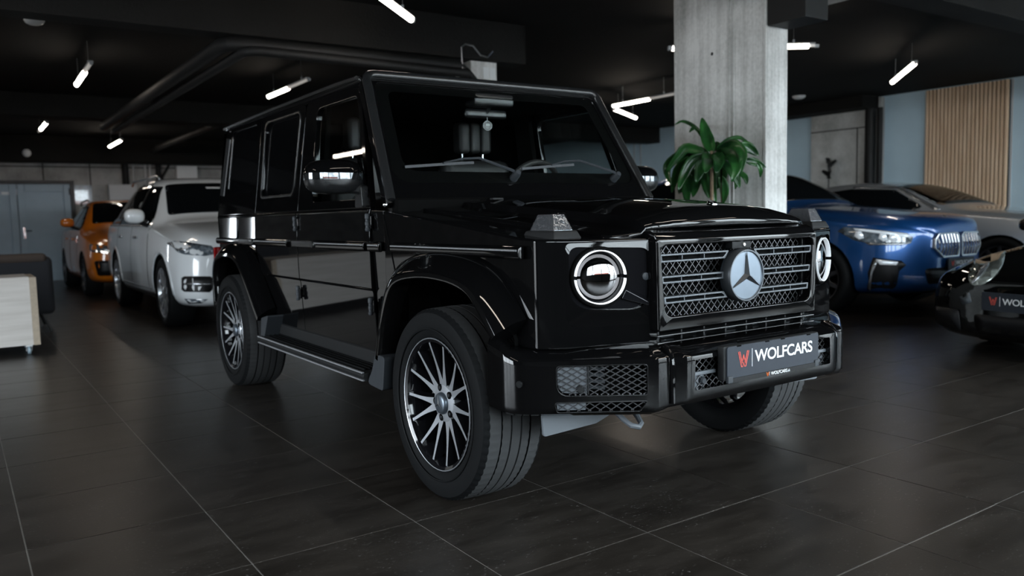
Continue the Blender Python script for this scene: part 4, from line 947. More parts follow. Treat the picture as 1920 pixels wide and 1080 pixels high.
# ---- wheels
def tyre_profile(R, W, sp=1.0):
    h = W/2; prof = [(.258, -h*.80)]
    prof += [(.275, -h*.92), (.31, -h*.99), (.345, -h*1.0), (.368, -h*.965), (R-.012, -h*.90), (R-.004, -h*.82)]
    for gx in (-.46, -.16, .16, .46):
        a = gx*h; prof += [(R-.0012*abs(gx)*4, a-.0036), (R-.009, a-.0028), (R-.009, a+.0028), (R-.0012*abs(gx)*4, a+.0036)]
    prof += [(R-.004, h*.82), (R-.012, h*.90), (.368, h*.965), (.345, h), (.31, h*.99), (.275, h*.92), (.258, h*.80), (.250, h*.6), (.250, -h*.6)]
    return prof
RT = .388
def wheel(x, s, z=.386):
    wh = lathe('wheel', [(.262, -.0), (.268, .004), (.2685, .010), (.262, .012), (.250, .006), (.238, -.03), (.232, -.16), (.245, -.225), (.262, -.235), (.262, -.225), (.246, -.215), (.236, -.15), (.240, -.03), (.252, -.004)], (0, 0, 0), (0, s, 0), M_rimblk, gw, n=64, closed=True)
    wh.location = (x, s*.930, z)
    W_ = .278; off = -.118
    def rf(r, h, i):
        sh = abs(h-off)/(W_/2)
        if .50 < sh < .95 and r > .37 and i % 3 == 0: return r-.0045
        if .2 < sh < .45 and r > RT-.004 and (i+(1 if h > off else 0)) % 3 == 0: return r-.003
        return r
    pr = [(r, h+off) for r, h in tyre_profile(RT, W_)]
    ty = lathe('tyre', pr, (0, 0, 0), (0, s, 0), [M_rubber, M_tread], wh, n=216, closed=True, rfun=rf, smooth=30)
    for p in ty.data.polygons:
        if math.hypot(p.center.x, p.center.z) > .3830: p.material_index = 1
    lathe('sidewall_bead', [(.300, .0235), (.304, .0255), (.308, .0235)], (0, 0, 0), (0, s, 0), M_rubber, wh, n=64)
    lathe('rim_lip', [(.2535, -.001), (.2555, .0075), (.2655, .013), (.2685, .009)], (0, 0, 0), (0, s, 0), M_rimsil, wh, n=72)
    lathe('hub', [(.0, -.024), (.050, -.024), (.074, -.028), (.080, -.034), (.080, -.09), (0, -.09)], (0, 0, 0), (0, s, 0), M_rimsil, wh, n=40)
    lathe('hub_cap', [(0, -.004), (.032, -.005), (.040, -.009), (.0445, -.016), (.0445, -.030)], (0, 0, 0), (0, s, 0), M_badge, wh, n=32)
    V = [(0, s*.0005, 0)]
    for k_ in range(3):
        a = PI/2+k_*2*PI/3; b = a+PI/3; V += [(.034*math.cos(a), s*-.0032, .034*math.sin(a)), (.006*math.cos(b), s*-.0032, .006*math.sin(b))]
    mk('cap_star', V, [(0, 1+q, 1+(q+1) % 6) for q in range(6)]+[(6, 5, 4, 3, 2, 1)], M_starm, wh, smooth=0)
    for k_ in range(5):
        a = PI/2+.35+k_*2*PI/5; p = (.0635*math.cos(a), s*-.0245, .0635*math.sin(a))
        lathe('lug_pocket', [(0, .0012), (.0135, .0012), (.0150, .0002), (.0150, -.006)], p, (0, s, 0), M_void, wh, n=16)
        lathe('lug_bolt', [(0, .003), (.006, .003), (.0075, .001), (.0075, -.002)], p, (0, s, 0), M_starm, wh, n=8)
    # 14 spokes in pairs: thin machined face, gloss black flanks, splayed from shared lobes at the hub
    def spoke(k_, e):
        bm = bmesh.new(); a0 = PI/2+k_*2*PI/7; N = 10; R_ = []
        for i in range(N+1):
            t = i/N; r = .070+(.259-.070)*t; a = a0+e*(.10+(.2244-.10)*min(1, t*1.15)**.5); wd = .0058+.0125*(1-t)**3
            dp = -.030+.030*t**1.2; th = .052-.020*t
            u = Vector((math.cos(a), 0, math.sin(a))); q = Vector((-math.sin(a), 0, math.cos(a)))
            R_.append([bm.verts.new(u*r+q*(sg*w_)+Vector((0, s*d_, 0))) for sg, w_, d_ in ((-1, wd, dp), (1, wd, dp), (1, wd*1.6+.002, dp-th), (-1, wd*1.6+.002, dp-th))])
        for A, B in zip(R_[:-1], R_[1:]):
            for j in range(4):
                f = bm.faces.new((A[j], A[(j+1) % 4], B[(j+1) % 4], B[j])); f.material_index = 0 if j == 0 else 1
        bm.faces.new(R_[0]).material_index = 1; bm.faces.new(R_[-1]).material_index = 1
        return finish(bm, 'spoke', [M_rimsil, M_rimblk], wh, smooth=25)
    for k_ in range(7):
        for e in (-1, 1): spoke(k_, e)
    lathe('brake_disc', [(.06, -.10), (.185, -.10), (.185, -.13), (.06, -.13)], (0, 0, 0), (0, s, 0), M_starm, wh, n=40, closed=True)
    return wh
for x, s in ((1.445, -1), (1.445, 1), (-1.445, -1), (-1.445, 1)): wheel(x, s)
for x in (1.445, -1.445): tube('axle', [(x, -.75, .40), (x, .75, .40)], .05, M_plast, gw, n=12)

# air freshener hanging from the inner mirror: a thing of its own
af = thing('air_freshener', 'round black air freshener tag hanging under the inner mirror', 'air freshener', (.425, .003, 1.632))
lathe('disc', [(0, .003), (.026, .003), (.0275, .001), (.0275, -.001), (.026, -.003), (0, -.003)], (0, 0, 0), (1, -.15, 0), M_satin, af, n=28)
lathe('disc_edge', [(.0255, .0034), (.0268, .0034), (.0268, .0028)], (0, 0, 0), (1, -.15, 0), M_lett, af, n=28)
tube('cord', [(0, 0, .027), (0, 0, .062)], .001, M_lett, af, n=5)
o = lettering('lettering', '·89·', .021, M_lett, af, frame_mat((.004, 0, -.004), (.15, 1, 0), (0, 0, 1)), extrude=.0004, bold=.0, align='CENTER')
box('text_line', (.0035, -.012, -.0135), (.0040, .012, -.0120), M_lett, af, bev=0)
# ------------------------------------------------------------------ the other cars
M_dglass = mat('dark_car_glass', (.004, .005, .006), .02)
M_trim = mat('black_trim', (.008, .008, .009), .4, spec=.25)
M_head = mat('headlamp_glass', (.10, .12, .14), .05, coat=1., noise=.6, nscale=30)
M_cut = M_void
def cpaint(name, c, metal=0., rough=.3):
    return mat(name, c, rough, metal=metal, coat=1.)
ARCH = []
def car_body(name, root, st, paint, axles, r_arch, zc_arch, w):
    """loft: stations (x, zbottom, halfwidth, zmid, zbelt, wtop, ztop_edge, zcentre)"""
    V = []; Fc = []
    for (x, zb, hw, zm, zbelt, wt, zt, zc) in st:
        h = [(0, zb), (hw*.5, zb), (hw*.88, zb+.01), (hw, zb+.11), (hw+.004, zm), (hw-.004, (zm+zbelt)/2), (hw-.035, zbelt), (hw-.06, zbelt+.012), (wt+.02, zt-.045), (wt-.05, zt+(zc-zt)*.35), (wt*.55, zt+(zc-zt)*.8), (0, zc)]
        V += [(x, -y, z) for y, z in h]+[(x, y, z) for y, z in h[-2:0:-1]]
    n = 22
    for i in range(len(st)-1):
        for j in range(n): Fc.append((i*n+j, i*n+(j+1) % n, (i+1)*n+(j+1) % n, (i+1)*n+j))
    Fc += [tuple(range(n)), tuple(range((len(st)-1)*n, len(st)*n))[::-1]]
    o = mk(name, V, Fc, paint, root, smooth=0)
    md = o.modifiers.new('s', 'SUBSURF'); md.levels = 2; md.render_levels = 2; apply_mods(o)
    cuts = []
    for ax in axles:
        for s in (-1, 1):
            cuts.append(lathe('cut', [(0, 0), (r_arch, 0), (r_arch, .34), (0, .34)], (ax, s*(w+.06), zc_arch), (0, -s, 0), M_cut, n=40))
    o.data.materials.append(M_cut)
    vis = o.matrix_world.copy(); par = o.parent; o.parent = None
    boolean(o, cuts); o.parent = par
    o.data.materials.clear(); o.data.materials.append(paint); o.data.materials.append(M_cut)
    for p in o.data.polygons:
        c = p.center
        inside = any((c.x-ax)**2+(c.z-zc_arch)**2 < (r_arch+.004)**2 and (abs((c.x-ax)**2+(c.z-zc_arch)**2-r_arch**2) < .012 and abs(p.normal.y) < .5 or abs(c.y) < w-.2) for ax in axles)
        p.material_index = 1 if inside else 0
        p.use_smooth = True
    bm = bmesh.new(); bm.from_mesh(o.data); o['bvh'] = 0; BV[o.name] = BVHTree.FromBMesh(bm); bm.free()
    return o
BV = {}
def gridded(poly, step):
    bm = bmesh.new(); bm.faces.new([bm.verts.new((a, b, 0)) for a, b in poly])
    for k_ in (0, 1):
        lo = min(p[k_] for p in poly); hi = max(p[k_] for p in poly); q = lo+step
        while q < hi:
            co = [0, 0, 0]; no = [0, 0, 0]; co[k_] = q; no[k_] = 1
            bmesh.ops.bisect_plane(bm, geom=bm.verts[:]+bm.edges[:]+bm.faces[:], plane_co=co, plane_no=no); q += step
    return bm
def decal(name, body, poly, m, par, axis='y', s=-1, off=.004, th=.006, step=.09, px=False, both=False):
    """patch lying on the body surface: outline given in local side (x,z) / front (y,z) / top (x,y) coordinates, or seen along camera rays"""
    bvh = BV[body.name]; root = par
    while root.parent: root = root.parent
    Mi = root.matrix_world.inverted(); bm = gridded(poly, step if not px else 14.)
    for v in bm.verts:
        a, b = v.co.x, v.co.y
        if px: o_ = Mi @ CAM; d_ = (Mi.to_3x3() @ ray(a, b)).normalized()
        elif axis == 'y': o_ = Vector((a, s*3, b)); d_ = Vector((0, -s, 0))
        elif axis == 'x': o_ = Vector((s*6, a, b)); d_ = Vector((-s, 0, 0))
        else: o_ = Vector((a, b, 5)); d_ = Vector((0, 0, -1))
        h = bvh.ray_cast(o_, d_)
        if h[0] is None:
            t_ = (Vector((0, 0, .8))-o_).dot(d_); h = bvh.find_nearest(o_+d_*t_)
        n_ = h[1] if h[1].dot(d_) < 0 else -h[1]
        v.co = h[0]+n_*off
    obs = []
    me0 = D.meshes.new('tmp'); bm.to_mesh(me0); bm.free()
    for sd in ((1, -1) if both else (1,)):
        bm = bmesh.new(); bm.from_mesh(me0)
        if sd < 0: bmesh.ops.transform(bm, matrix=Matrix.Diagonal((1, -1, 1, 1)), verts=bm.verts)
        bmesh.ops.recalc_face_normals(bm, faces=bm.faces)
        fs = [f for f in bm.faces]
        if fs:                                             # outward side: away from the body centre line
            f = fs[0]; c = f.calc_center_median(); h = bvh.find_nearest(c)
            if h[0] is not None and (c-h[0]).dot(f.normal) < 0: bmesh.ops.reverse_faces(bm, faces=bm.faces)
        me = D.meshes.new(name); bm.to_mesh(me); bm.free(); me.polygons.foreach_set('use_smooth', [True]*len(me.polygons))
        o = link_mesh(name, me, m, par); md = o.modifiers.new('t', 'SOLIDIFY'); md.thickness = th; md.offset = -1
        obs.append(o)
    D.meshes.remove(me0)
    return obs[0]
def bgwheel(root, x, y, r, rim_r, wd, rimc, ns, s, dark=M_void, twist=0.):
    wh = lathe('wheel', [(rim_r*.98, .0), (rim_r, .008), (rim_r*.94, .004), (rim_r*.90, -.05), (rim_r*.90, -wd*.8), (rim_r*.98, -wd*.8)], (0, 0, 0), (0, s, 0), rimc, root, n=40, closed=True); wh.location = (x, s*y, r)
    lathe('tyre', [(rim_r, -.005), (rim_r+.02, .012), ((rim_r+r)/2, .018), (r-.02, .004), (r-.003, -.02), (r, -wd*.5), (r-.003, -wd+.03), (r-.02, -wd), (rim_r, -wd+.02)], (0, 0, 0), (0, s, 0), M_rubber, wh, n=48, closed=True)
    lathe('wheel_back', [(0, -.09), (rim_r*.9, -.09), (rim_r*.9, -.10), (0, -.10)], (0, 0, 0), (0, s, 0), dark, wh, n=28)
    lathe('hub', [(0, .0), (.05, -.002), (.07, -.012), (.075, -.06), (0, -.06)], (0, 0, 0), (0, s, 0), rimc, wh, n=20)
    for k_ in range(ns):
        a = 2*PI*k_/ns+PI/2; u = Vector((math.cos(a), 0, math.sin(a))); q = Vector((-math.sin(a), 0, math.cos(a)))
        bm = bmesh.new(); R_ = []
        for i in range(4):
            t = i/3; rr = .05+(rim_r*.95-.05)*t; wd_ = (.030-.010*t); dp = -.015+.014*t
            R_.append([bm.verts.new(u*rr+q*(sg*wd_+twist*t*t*s)+Vector((0, s*d_, 0))) for sg, d_ in ((-1, dp), (1, dp), (1, dp-.04), (-1, dp-.04))])
        for A, B in zip(R_[:-1], R_[1:]):
            for j in range(4): bm.faces.new((A[j], A[(j+1) % 4], B[(j+1) % 4], B[j]))
        bm.faces.new(R_[0]); bm.faces.new(R_[-1]); finish(bm, 'spoke', rimc, wh, bev=.003, seg=1)
    return wh
def mirror_pod(root, x, y, z, m, s, l=.20, h=.15):
    bm = bmesh.new(); bmesh.ops.create_icosphere(bm, subdivisions=3, radius=1)
    for v in bm.verts:
        v.co = Vector([math.copysign(abs(c)**.75, c) for c in v.co]); v.co = Vector((x+v.co.x*.07*(1.4 if v.co.x > 0 else .6), s*(y+v.co.y*l/2), z+v.co.z*h/2))
    o = finish(bm, 'door_mirror', m, root)
    tube('mirror_arm', [(x, s*(y-.05), z-h*.4), (x+.02, s*(y-.17), z-h*.75)], .025, M_trim, o, n=8); return o
def wf_mat(root, x, yaw=0): pass
def mini_plate(root, par, body, x, z, W=.52, H=.115, w_=None, tilt=0.):
    """dealer plate on the nose, facing local +x"""
    p = prism('dealer_plate', rpoly([(-W/2, z-H/2), (W/2, z-H/2), (W/2, z+H/2), (-W/2, z+H/2)], .010, 3), 0, x-.012, x, M_plate, par, bev=.002)
    k_ = W/.52
    wlogo(frame_mat((x+.0005, -.205*k_, z-.022*k_), (0, 1, 0), (0, 0, 1)), .054*k_, M_red, p)
    box('bar_line', (x-.001, -.131*k_, z-.028*k_), (x+.001, -.1285*k_, z+.038*k_), M_lett, p, bev=0)
    o = fit_text('lettering', 'WOLFCARS', -.112*k_, .225*k_, z-.016*k_, z+.028*k_, x+.0015, M_lett, p, .018)
    return p

# --- white SUV behind, left
M_wpaint = cpaint('white_paint', (.68, .71, .73)); M_silv = mat('silver_rim', (.55, .57, .60), .25, metal=.9)
sx, sy = -6.72, .335
vo = thing('suv', 'white SUV with T shaped headlamp, parked behind the black car', 'car', (sx, sy, 0))
bpy.context.view_layer.update()
st = [(2.37, .36, .60, .58, .74, .50, .80, .83), (2.33, .28, .80, .58, .82, .66, .93, .96), (2.15, .24, .93, .60, .90, .76, 1.02, 1.05), (1.85, .23, .975, .62, .95, .80, 1.07, 1.11), (1.4, .22, .985, .64, 1.02, .82, 1.11, 1.16), (.98, .22, .985, .66, 1.07, .80, 1.145, 1.19), (.80, .22, .985, .66, 1.085, .77, 1.20, 1.235), (.35, .22, .985, .66, 1.10, .69, 1.50, 1.535), (.0, .22, .985, .66, 1.10, .65, 1.665, 1.70), (-.25, .22, .985, .66, 1.11, .645, 1.71, 1.745), (-1.2, .22, .985, .66, 1.12, .63, 1.71, 1.755), (-2.1, .24, .975, .68, 1.13, .60, 1.64, 1.69), (-2.42, .28, .95, .70, 1.12, .58, 1.45, 1.49), (-2.55, .32, .92, .70, 1.08, .60, 1.15, 1.18), (-2.60, .38, .85, .70, .98, .60, 1.02, 1.04)]
vb = car_body('body', vo, st, M_wpaint, (1.492, -1.492), .425, .385, .985)
for s in (-1, 1):
    sw = decal('side_windows', vb, rpoly([(.66, 1.135), (.12, 1.60), (-1.0, 1.655), (-1.95, 1.585), (-2.25, 1.40), (-2.18, 1.15)], .05, 3), M_dglass, vo, 'y', s)
    for xx in (-.30, -1.32): decal('door_post', vb, [(xx-.03, 1.14), (xx+.03, 1.14), (xx-.0, 1.655), (xx-.06, 1.655)], M_trim, vo, 'y', s, off=.007)
    decal('window_trim', vb, [(.70, 1.105), (.70, 1.125), (-2.22, 1.140), (-2.22, 1.120)], M_silv, vo, 'y', s, off=.006)
    for xx in (.80, -.27, -1.30): decal('door_seam', vb, [(xx-.006, .36), (xx+.006, .36), (xx+.006, 1.11), (xx-.006, 1.11)], M_void, vo, 'y', s, off=.0015, th=.002)
    decal('side_cladding', vb, [(.98, .30), (.98, .36), (-.98, .36), (-.98, .30)], M_trim, vo, 'y', s)
    decal('sill_trim', vb, [(.95, .385), (.95, .405), (-.95, .405), (-.95, .385)], M_silv, vo, 'y', s, off=.008)
    for xx in (.1, -.95):
        h_ = decal('door_handle', vb, rpoly([(xx-.13, .965), (xx+.10, .965), (xx+.10, .995), (xx-.13, .995)], .012, 2), M_silv, vo, 'y', s, off=.022, th=.02)
    for ax in (1.492, -1.492):
        decal('arch_trim', vb, [(ax+.43*math.cos(a), .385+.43*math.sin(a)) for a in [PI*i/14 for i in range(15)]]+[(ax+.465*math.cos(a), .385+.465*math.sin(a)) for a in [PI*(14-i)/14 for i in range(15)]], M_wpaint, vo, 'y', s, off=.010, th=.012)
        bgwheel(vo, ax, .965, .385, .275, .26, M_silv, 10, s, twist=.02)
    mirror_pod(vo, .60, 1.06, 1.235, M_wpaint, s, .22, .17)
    tube('roof_rail', [(.1, s*.66, 1.70), (.0, s*.66, 1.74), (-1.9, s*.62, 1.745), (-2.05, s*.61, 1.70)], .016, M_silv, vo, n=8)
decal('windscreen', vb, rpoly([(.77, -.72), (.77, .72), (.10, .60), (.10, -.60)], .06, 3), M_dglass, vo, 'z', 1, off=.005)
decal('rear_window', vb, rpoly([(-.60, 1.2), (.60, 1.2), (.52, 1.58), (-.52, 1.58)], .05, 3), M_dglass, vo, 'x', -1)
M_beige = mat('beige_leather', (.45, .38, .27), .6)
decal('windscreen_sticker', vb, [(.26, -.14), (.26, .14), (.22, .14), (.22, -.14)], M_lampend, vo, 'z', 1, off=.008)
for nm, pl, m_, of in (('headlamp', [(313, 456), (327, 452), (350, 454), (396, 461), (402, 467), (401, 477), (384, 480), (345, 477), (334, 473), (324, 463)], M_head, .004), ('daylight_bar', [(314, 456), (323, 454), (330, 466), (352, 467), (352, 470), (332, 471), (326, 464)], M_silv, .008),
    ('lower_grille', [(341, 521), (346, 518), (394, 518), (398, 521), (398, 543), (393, 548), (346, 547), (341, 543)], M_trim, .004), ('grille_bar', [(343, 531), (396, 531), (396, 534), (343, 534)], M_silv, .008), ('fog_lamp', [(346, 560), (390, 561), (378, 568), (354, 569)], M_head, .005)):
    decal(nm, vb, pl, m_, vo, px=True, both=True, off=of)
decal('radiator_grille', vb, rpoly([(-.38, .66), (.38, .66), (.42, .90), (-.42, .90)], .05, 3), M_trim, vo, 'x', 1)
mini_plate(vo, vo, vb, 2.39, .50)

# --- orange car at the back
M_opaint = cpaint('orange_paint', (.62, .165, .008)); M_darkrim = mat('dark_rim', (.05, .05, .055), .3, metal=.6)
au = thing('suv', 'orange SUV parked before the grey door, behind the white SUV', 'car', (-11.85, .12, 0))
bpy.context.view_layer.update()
st = [(2.24, .36, .60, .55, .72, .5, .78, .80), (2.18, .26, .80, .56, .82, .66, .90, .93), (1.95, .22, .90, .58, .88, .72, .98, 1.01), (1.34, .20, .93, .62, .95, .76, 1.04, 1.08), (.95, .20, .925, .64, 1.0, .74, 1.08, 1.11), (.75, .20, .925, .64, 1.01, .71, 1.13, 1.16), (.3, .20, .925, .64, 1.02, .62, 1.44, 1.47), (-.05, .20, .92, .64, 1.03, .58, 1.555, 1.59), (-.5, .20, .92, .64, 1.04, .57, 1.585, 1.62), (-1.2, .20, .92, .64, 1.05, .55, 1.55, 1.59), (-1.8, .22, .91, .66, 1.06, .54, 1.38, 1.43), (-2.1, .26, .88, .68, 1.06, .54, 1.16, 1.19), (-2.22, .32, .80, .68, .98, .55, 1.0, 1.02)]
ab = car_body('body', au, st, M_opaint, (1.34, -1.34), .385, .355, .925)
for s in (-1, 1):
    decal('side_windows', ab, rpoly([(.62, 1.06), (.02, 1.475), (-.9, 1.51), (-1.6, 1.36), (-1.75, 1.08)], .05, 3), M_dglass, au, 'y', s)
    for xx in (-.30,): decal('door_post', ab, [(xx-.03, 1.07), (xx+.03, 1.07), (xx-.0, 1.52), (xx-.06, 1.52)], M_trim, au, 'y', s, off=.007)
    for xx in (.78, -.25, -1.15): decal('door_seam', ab, [(xx-.006, .34), (xx+.006, .34), (xx+.006, 1.03), (xx-.006, 1.03)], M_void, au, 'y', s, off=.0015, th=.002)
    for xx in (.08, -.85): decal('door_handle', ab, rpoly([(xx-.11, .90), (xx+.09, .90), (xx+.09, .93), (xx-.11, .93)], .012, 2), M_opaint, au, 'y', s, off=.022, th=.02)
    decal('side_cladding', ab, [(.95, .24), (.95, .33), (-.95, .33), (-.95, .24)], M_trim, au, 'y', s)
    for ax in (1.34, -1.34): bgwheel(au, ax, .905, .355, .255, .24, M_darkrim, 10, s)
    mirror_pod(au, .60, 1.02, 1.20, M_opaint, s, .21, .15)
    tube('roof_rail', [(.0, s*.60, 1.57), (-.1, s*.60, 1.60), (-1.3, s*.56, 1.585), (-1.45, s*.55, 1.53)], .014, M_trim, au, n=8)
decal('windscreen', ab, rpoly([(.72, -.66), (.72, .66), (.04, .54), (.04, -.54)], .06, 3), M_dglass, au, 'z', 1, off=.005)
decal('rear_window', ab, rpoly([(-.55, 1.18), (.55, 1.18), (.48, 1.42), (-.48, 1.42)], .05, 3), M_dglass, au, 'x', -1)
for s in (-1, 1):
    decal('headlamp', ab, rpoly([(s*.56, .80), (s*.86, .86), (s*.87, .74), (s*.60, .68)], .03, 3), M_head, au, 'x', 1)
    decal('air_intake', ab, rpoly([(s*.56, .60), (s*.84, .60), (s*.80, .36), (s*.60, .36)], .04, 3), M_trim, au, 'x', 1)
    decal('daylight_lamp', ab, [(s*.66, .70), (s*.80, .73), (s*.80, .76), (s*.66, .73)], mat('lit_daylight', (.9, .9, .9), .3, emit=(1, .97, .9), es=2.0), au, 'x', 1, off=.010)
decal('radiator_grille', ab, rpoly([(-.48, .42), (.48, .42), (.54, .66), (.42, .84), (-.42, .84), (-.54, .66)], .05, 3), M_trim, au, 'x', 1)

# --- blue SUV coupe, right
M_bpaint = cpaint('blue_metallic', (.008, .066, .225), metal=.5, rough=.32)
bw_ = thing('suv', 'blue metallic SUV with silver twin kidney grille, right behind the pillar', 'car', (-2.60, 6.18, 0))
bpy.context.view_layer.update()
st = [(2.49, .34, .34, .58, .76, .30, .86, .88), (2.47, .27, .50, .58, .84, .44, .94, .97), (2.36, .22, .72, .60, .90, .64, .99, 1.03), (2.18, .22, .90, .60, .94, .76, 1.02, 1.07), (1.90, .21, .985, .62, .95, .80, 1.045, 1.09), (1.49, .20, 1.0, .64, 1.01, .83, 1.08, 1.14), (1.0, .20, .995, .66, 1.07, .81, 1.12, 1.175), (.82, .20, .995, .66, 1.085, .78, 1.17, 1.21), (.35, .20, .99, .66, 1.10, .68, 1.47, 1.51), (-.08, .20, .985, .66, 1.11, .63, 1.615, 1.655), (-.5, .20, .985, .66, 1.12, .61, 1.655, 1.695), (-1.2, .20, .985, .66, 1.13, .60, 1.61, 1.66), (-1.9, .22, .98, .68, 1.14, .58, 1.40, 1.45), (-2.3, .26, .95, .70, 1.14, .60, 1.20, 1.23), (-2.44, .34, .88, .70, 1.04, .60, 1.07, 1.09)]
bb_ = car_body('body', bw_, st, M_bpaint, (1.487, -1.487), .43, .38, 1.0)
for s in (-1, 1):
    decal('side_windows', bb_, rpoly([(.66, 1.125), (.02, 1.545), (-.8, 1.59), (-1.7, 1.42), (-2.0, 1.18)], .05, 3), M_dglass, bw_, 'y', s)
    decal('door_post', bb_, [(-.33, 1.12), (-.27, 1.12), (-.30, 1.6), (-.36, 1.6)], M_trim, bw_, 'y', s, off=.007)
    for xx in (.86, -.25, -1.2): decal('door_seam', bb_, [(xx-.006, .36), (xx+.006, .36), (xx+.006, 1.1), (xx-.006, 1.1)], M_void, bw_, 'y', s, off=.0015, th=.002)
    for xx in (.1, -.9): decal('door_handle', bb_, rpoly([(xx-.12, .97), (xx+.10, .97), (xx+.10, 1.0), (xx-.12, 1.0)], .012, 2), M_bpaint, bw_, 'y', s, off=.022, th=.02)
    for ax in (1.487, -1.487): bgwheel(bw_, ax, .985, .38, .275, .28, M_darkrim, 10, s)
    mirror_pod(bw_, .50, 1.07, 1.13, M_paint, s, .20, .14)
decal('windscreen', bb_, rpoly([(.78, -.73), (.78, .73), (.05, .58), (.05, -.58)], .06, 3), M_dglass, bw_, 'z', 1, off=.005)
decal('rear_window', bb_, rpoly([(-1.55, -.5), (-1.55, .5), (-2.2, .56), (-2.2, -.56)], .05, 3), M_dglass, bw_, 'z', 1)
M_kid = mat('kidney_silver', (.52, .54, .57), .22, metal=.9)
M_lit = mat('headlamp_element', (.75, .82, .88), .12, metal=.4, emit=(.85, .93, 1.), es=.25)
decal('headlamp', bb_, [(1571, 434), (1582, 426), (1620, 428), (1700, 437), (1712, 444), (1708, 456), (1690, 460), (1638, 459), (1600, 450)], M_head, bw_, px=True, both=True)
decal('headlamp_brow', bb_, [(1600, 428), (1700, 438), (1710, 443), (1708, 446), (1690, 443), (1604, 432)], M_lit, bw_, px=True, both=True, off=.008)
decal('headlamp_chrome', bb_, [(1630, 460), (1690, 460), (1708, 456), (1708, 453), (1690, 456), (1622, 455)], M_silv, bw_, px=True, both=True, off=.008)
for q_ in ((1605, 440), (1650, 444), (1668, 445)):
    decal('headlamp_element', bb_, [(q_[0], q_[1]-6), (q_[0]+10, q_[1]-6), (q_[0]+15, q_[1]+6), (q_[0]+6, q_[1]+9), (q_[0]-3, q_[1]+3)], M_lit, bw_, px=True, both=True, off=.007)
decal('air_curtain', bb_, [(1627, 511), (1637, 483), (1690, 489), (1699, 497), (1686, 508), (1681, 535), (1668, 548), (1645, 550), (1630, 542)], M_trim, bw_, px=True, both=True)
decal('intake_blade', bb_, [(1626, 540), (1637, 492), (1642, 486), (1646, 490), (1636, 512), (1632, 545)], M_silv, bw_, px=True, both=True, off=.010)
decal('fog_lamp', bb_, [(1642, 486), (1684, 491), (1680, 497), (1650, 496)], M_lit, bw_, px=True, both=True, off=.010)
# kidneys: a silver frame on a dark opening with upright bars
for s in (-1, 1):
    def kx(y, z):
        h = BV['body.002' if False else bb_.name].ray_cast(Vector((6, min(abs(y), .52), z)), Vector((-1, 0, 0))); return h[0].x+.012 if h[0] else 2.3
    o_ = rpoly([(.022, .60), (.33, .60), (.47, .70), (.455, .80), (.40, .855), (.06, .86), (.022, .82)], .03, 3)
    i_ = [(.24+(a-.24)*.91, .735+(b-.735)*.86) for a, b in o_]
    kf = ring_panel('kidney_frame', [(-a, b) for a, b in o_], [(-a, b) for a, b in i_], lambda a, b: (kx(a, b)+.02, a, b), (-.09, 0, 0), M_kid, bw_, s, bev=.004, bang=50)
    mk('kidney_opening', [(kx(-a, b)-.02, -a, b) for a, b in i_], [tuple(range(len(i_)))], M_void, kf, s, smooth=0)
    for k_ in range(7):
        yy = .060+k_*.058; zt_ = .845 if yy < .36 else .81; zb_ = .615 if yy < .32 else .615+(yy-.32)*.8
        tube('kidney_bar', [(kx(yy, zb_)+.004, s*yy, zb_), (kx(yy, .70)+.024, s*yy, .70), (kx(yy, .75)+.024, s*(yy-.004), .75), (kx(yy, zt_)+.004, s*yy, zt_)], .011, M_kid, kf, n=6)
bl = lathe('bonnet_badge', [(0, .008), (.034, .008), (.041, .004), (.041, -.01)], (2.36, 0, 1.012), (.55, 0, .83), M_silv, bw_, n=20)
decal('lower_intake', bb_, rpoly([(-.50, .34), (.50, .34), (.56, .50), (-.56, .50)], .04, 3), M_trim, bw_, 'x', 1)
mini_plate(bw_, bw_, bb_, 2.53, .535)

# --- silver coupe along the wall
M_spaint = cpaint('silver_paint', (.36, .38, .40), metal=.5, rough=.35)
sc_ = thing('coupe', 'silver grey coupe standing before the oak slatted wall', 'car', (-1.97, 8.70, 0))
bpy.context.view_layer.update()
st = [(2.5, .36, .60, .5, .72, .5, .80, .82), (2.42, .26, .85, .52, .84, .68, .92, .95), (2.1, .20, .94, .55, .92, .78, .98, 1.02), (1.55, .19, .97, .60, .97, .82, 1.02, 1.07), (1.0, .19, .97, .62, 1.02, .80, 1.06, 1.11), (.78, .19, .965, .62, 1.04, .76, 1.10, 1.14), (.35, .19, .96, .62, 1.06, .67, 1.32, 1.35), (-.05, .19, .96, .62, 1.08, .60, 1.435, 1.47), (-.6, .19, .96, .62, 1.09, .57, 1.475, 1.51), (-1.3, .20, .96, .62, 1.10, .55, 1.42, 1.46), (-1.9, .22, .96, .62, 1.10, .56, 1.26, 1.30), (-2.4, .26, .93, .64, 1.08, .62, 1.13, 1.16), (-2.75, .34, .85, .66, 1.0, .62, 1.02, 1.03)]
sbd = car_body('body', sc_, st, M_spaint, (1.55, -1.55), .40, .375, .97)
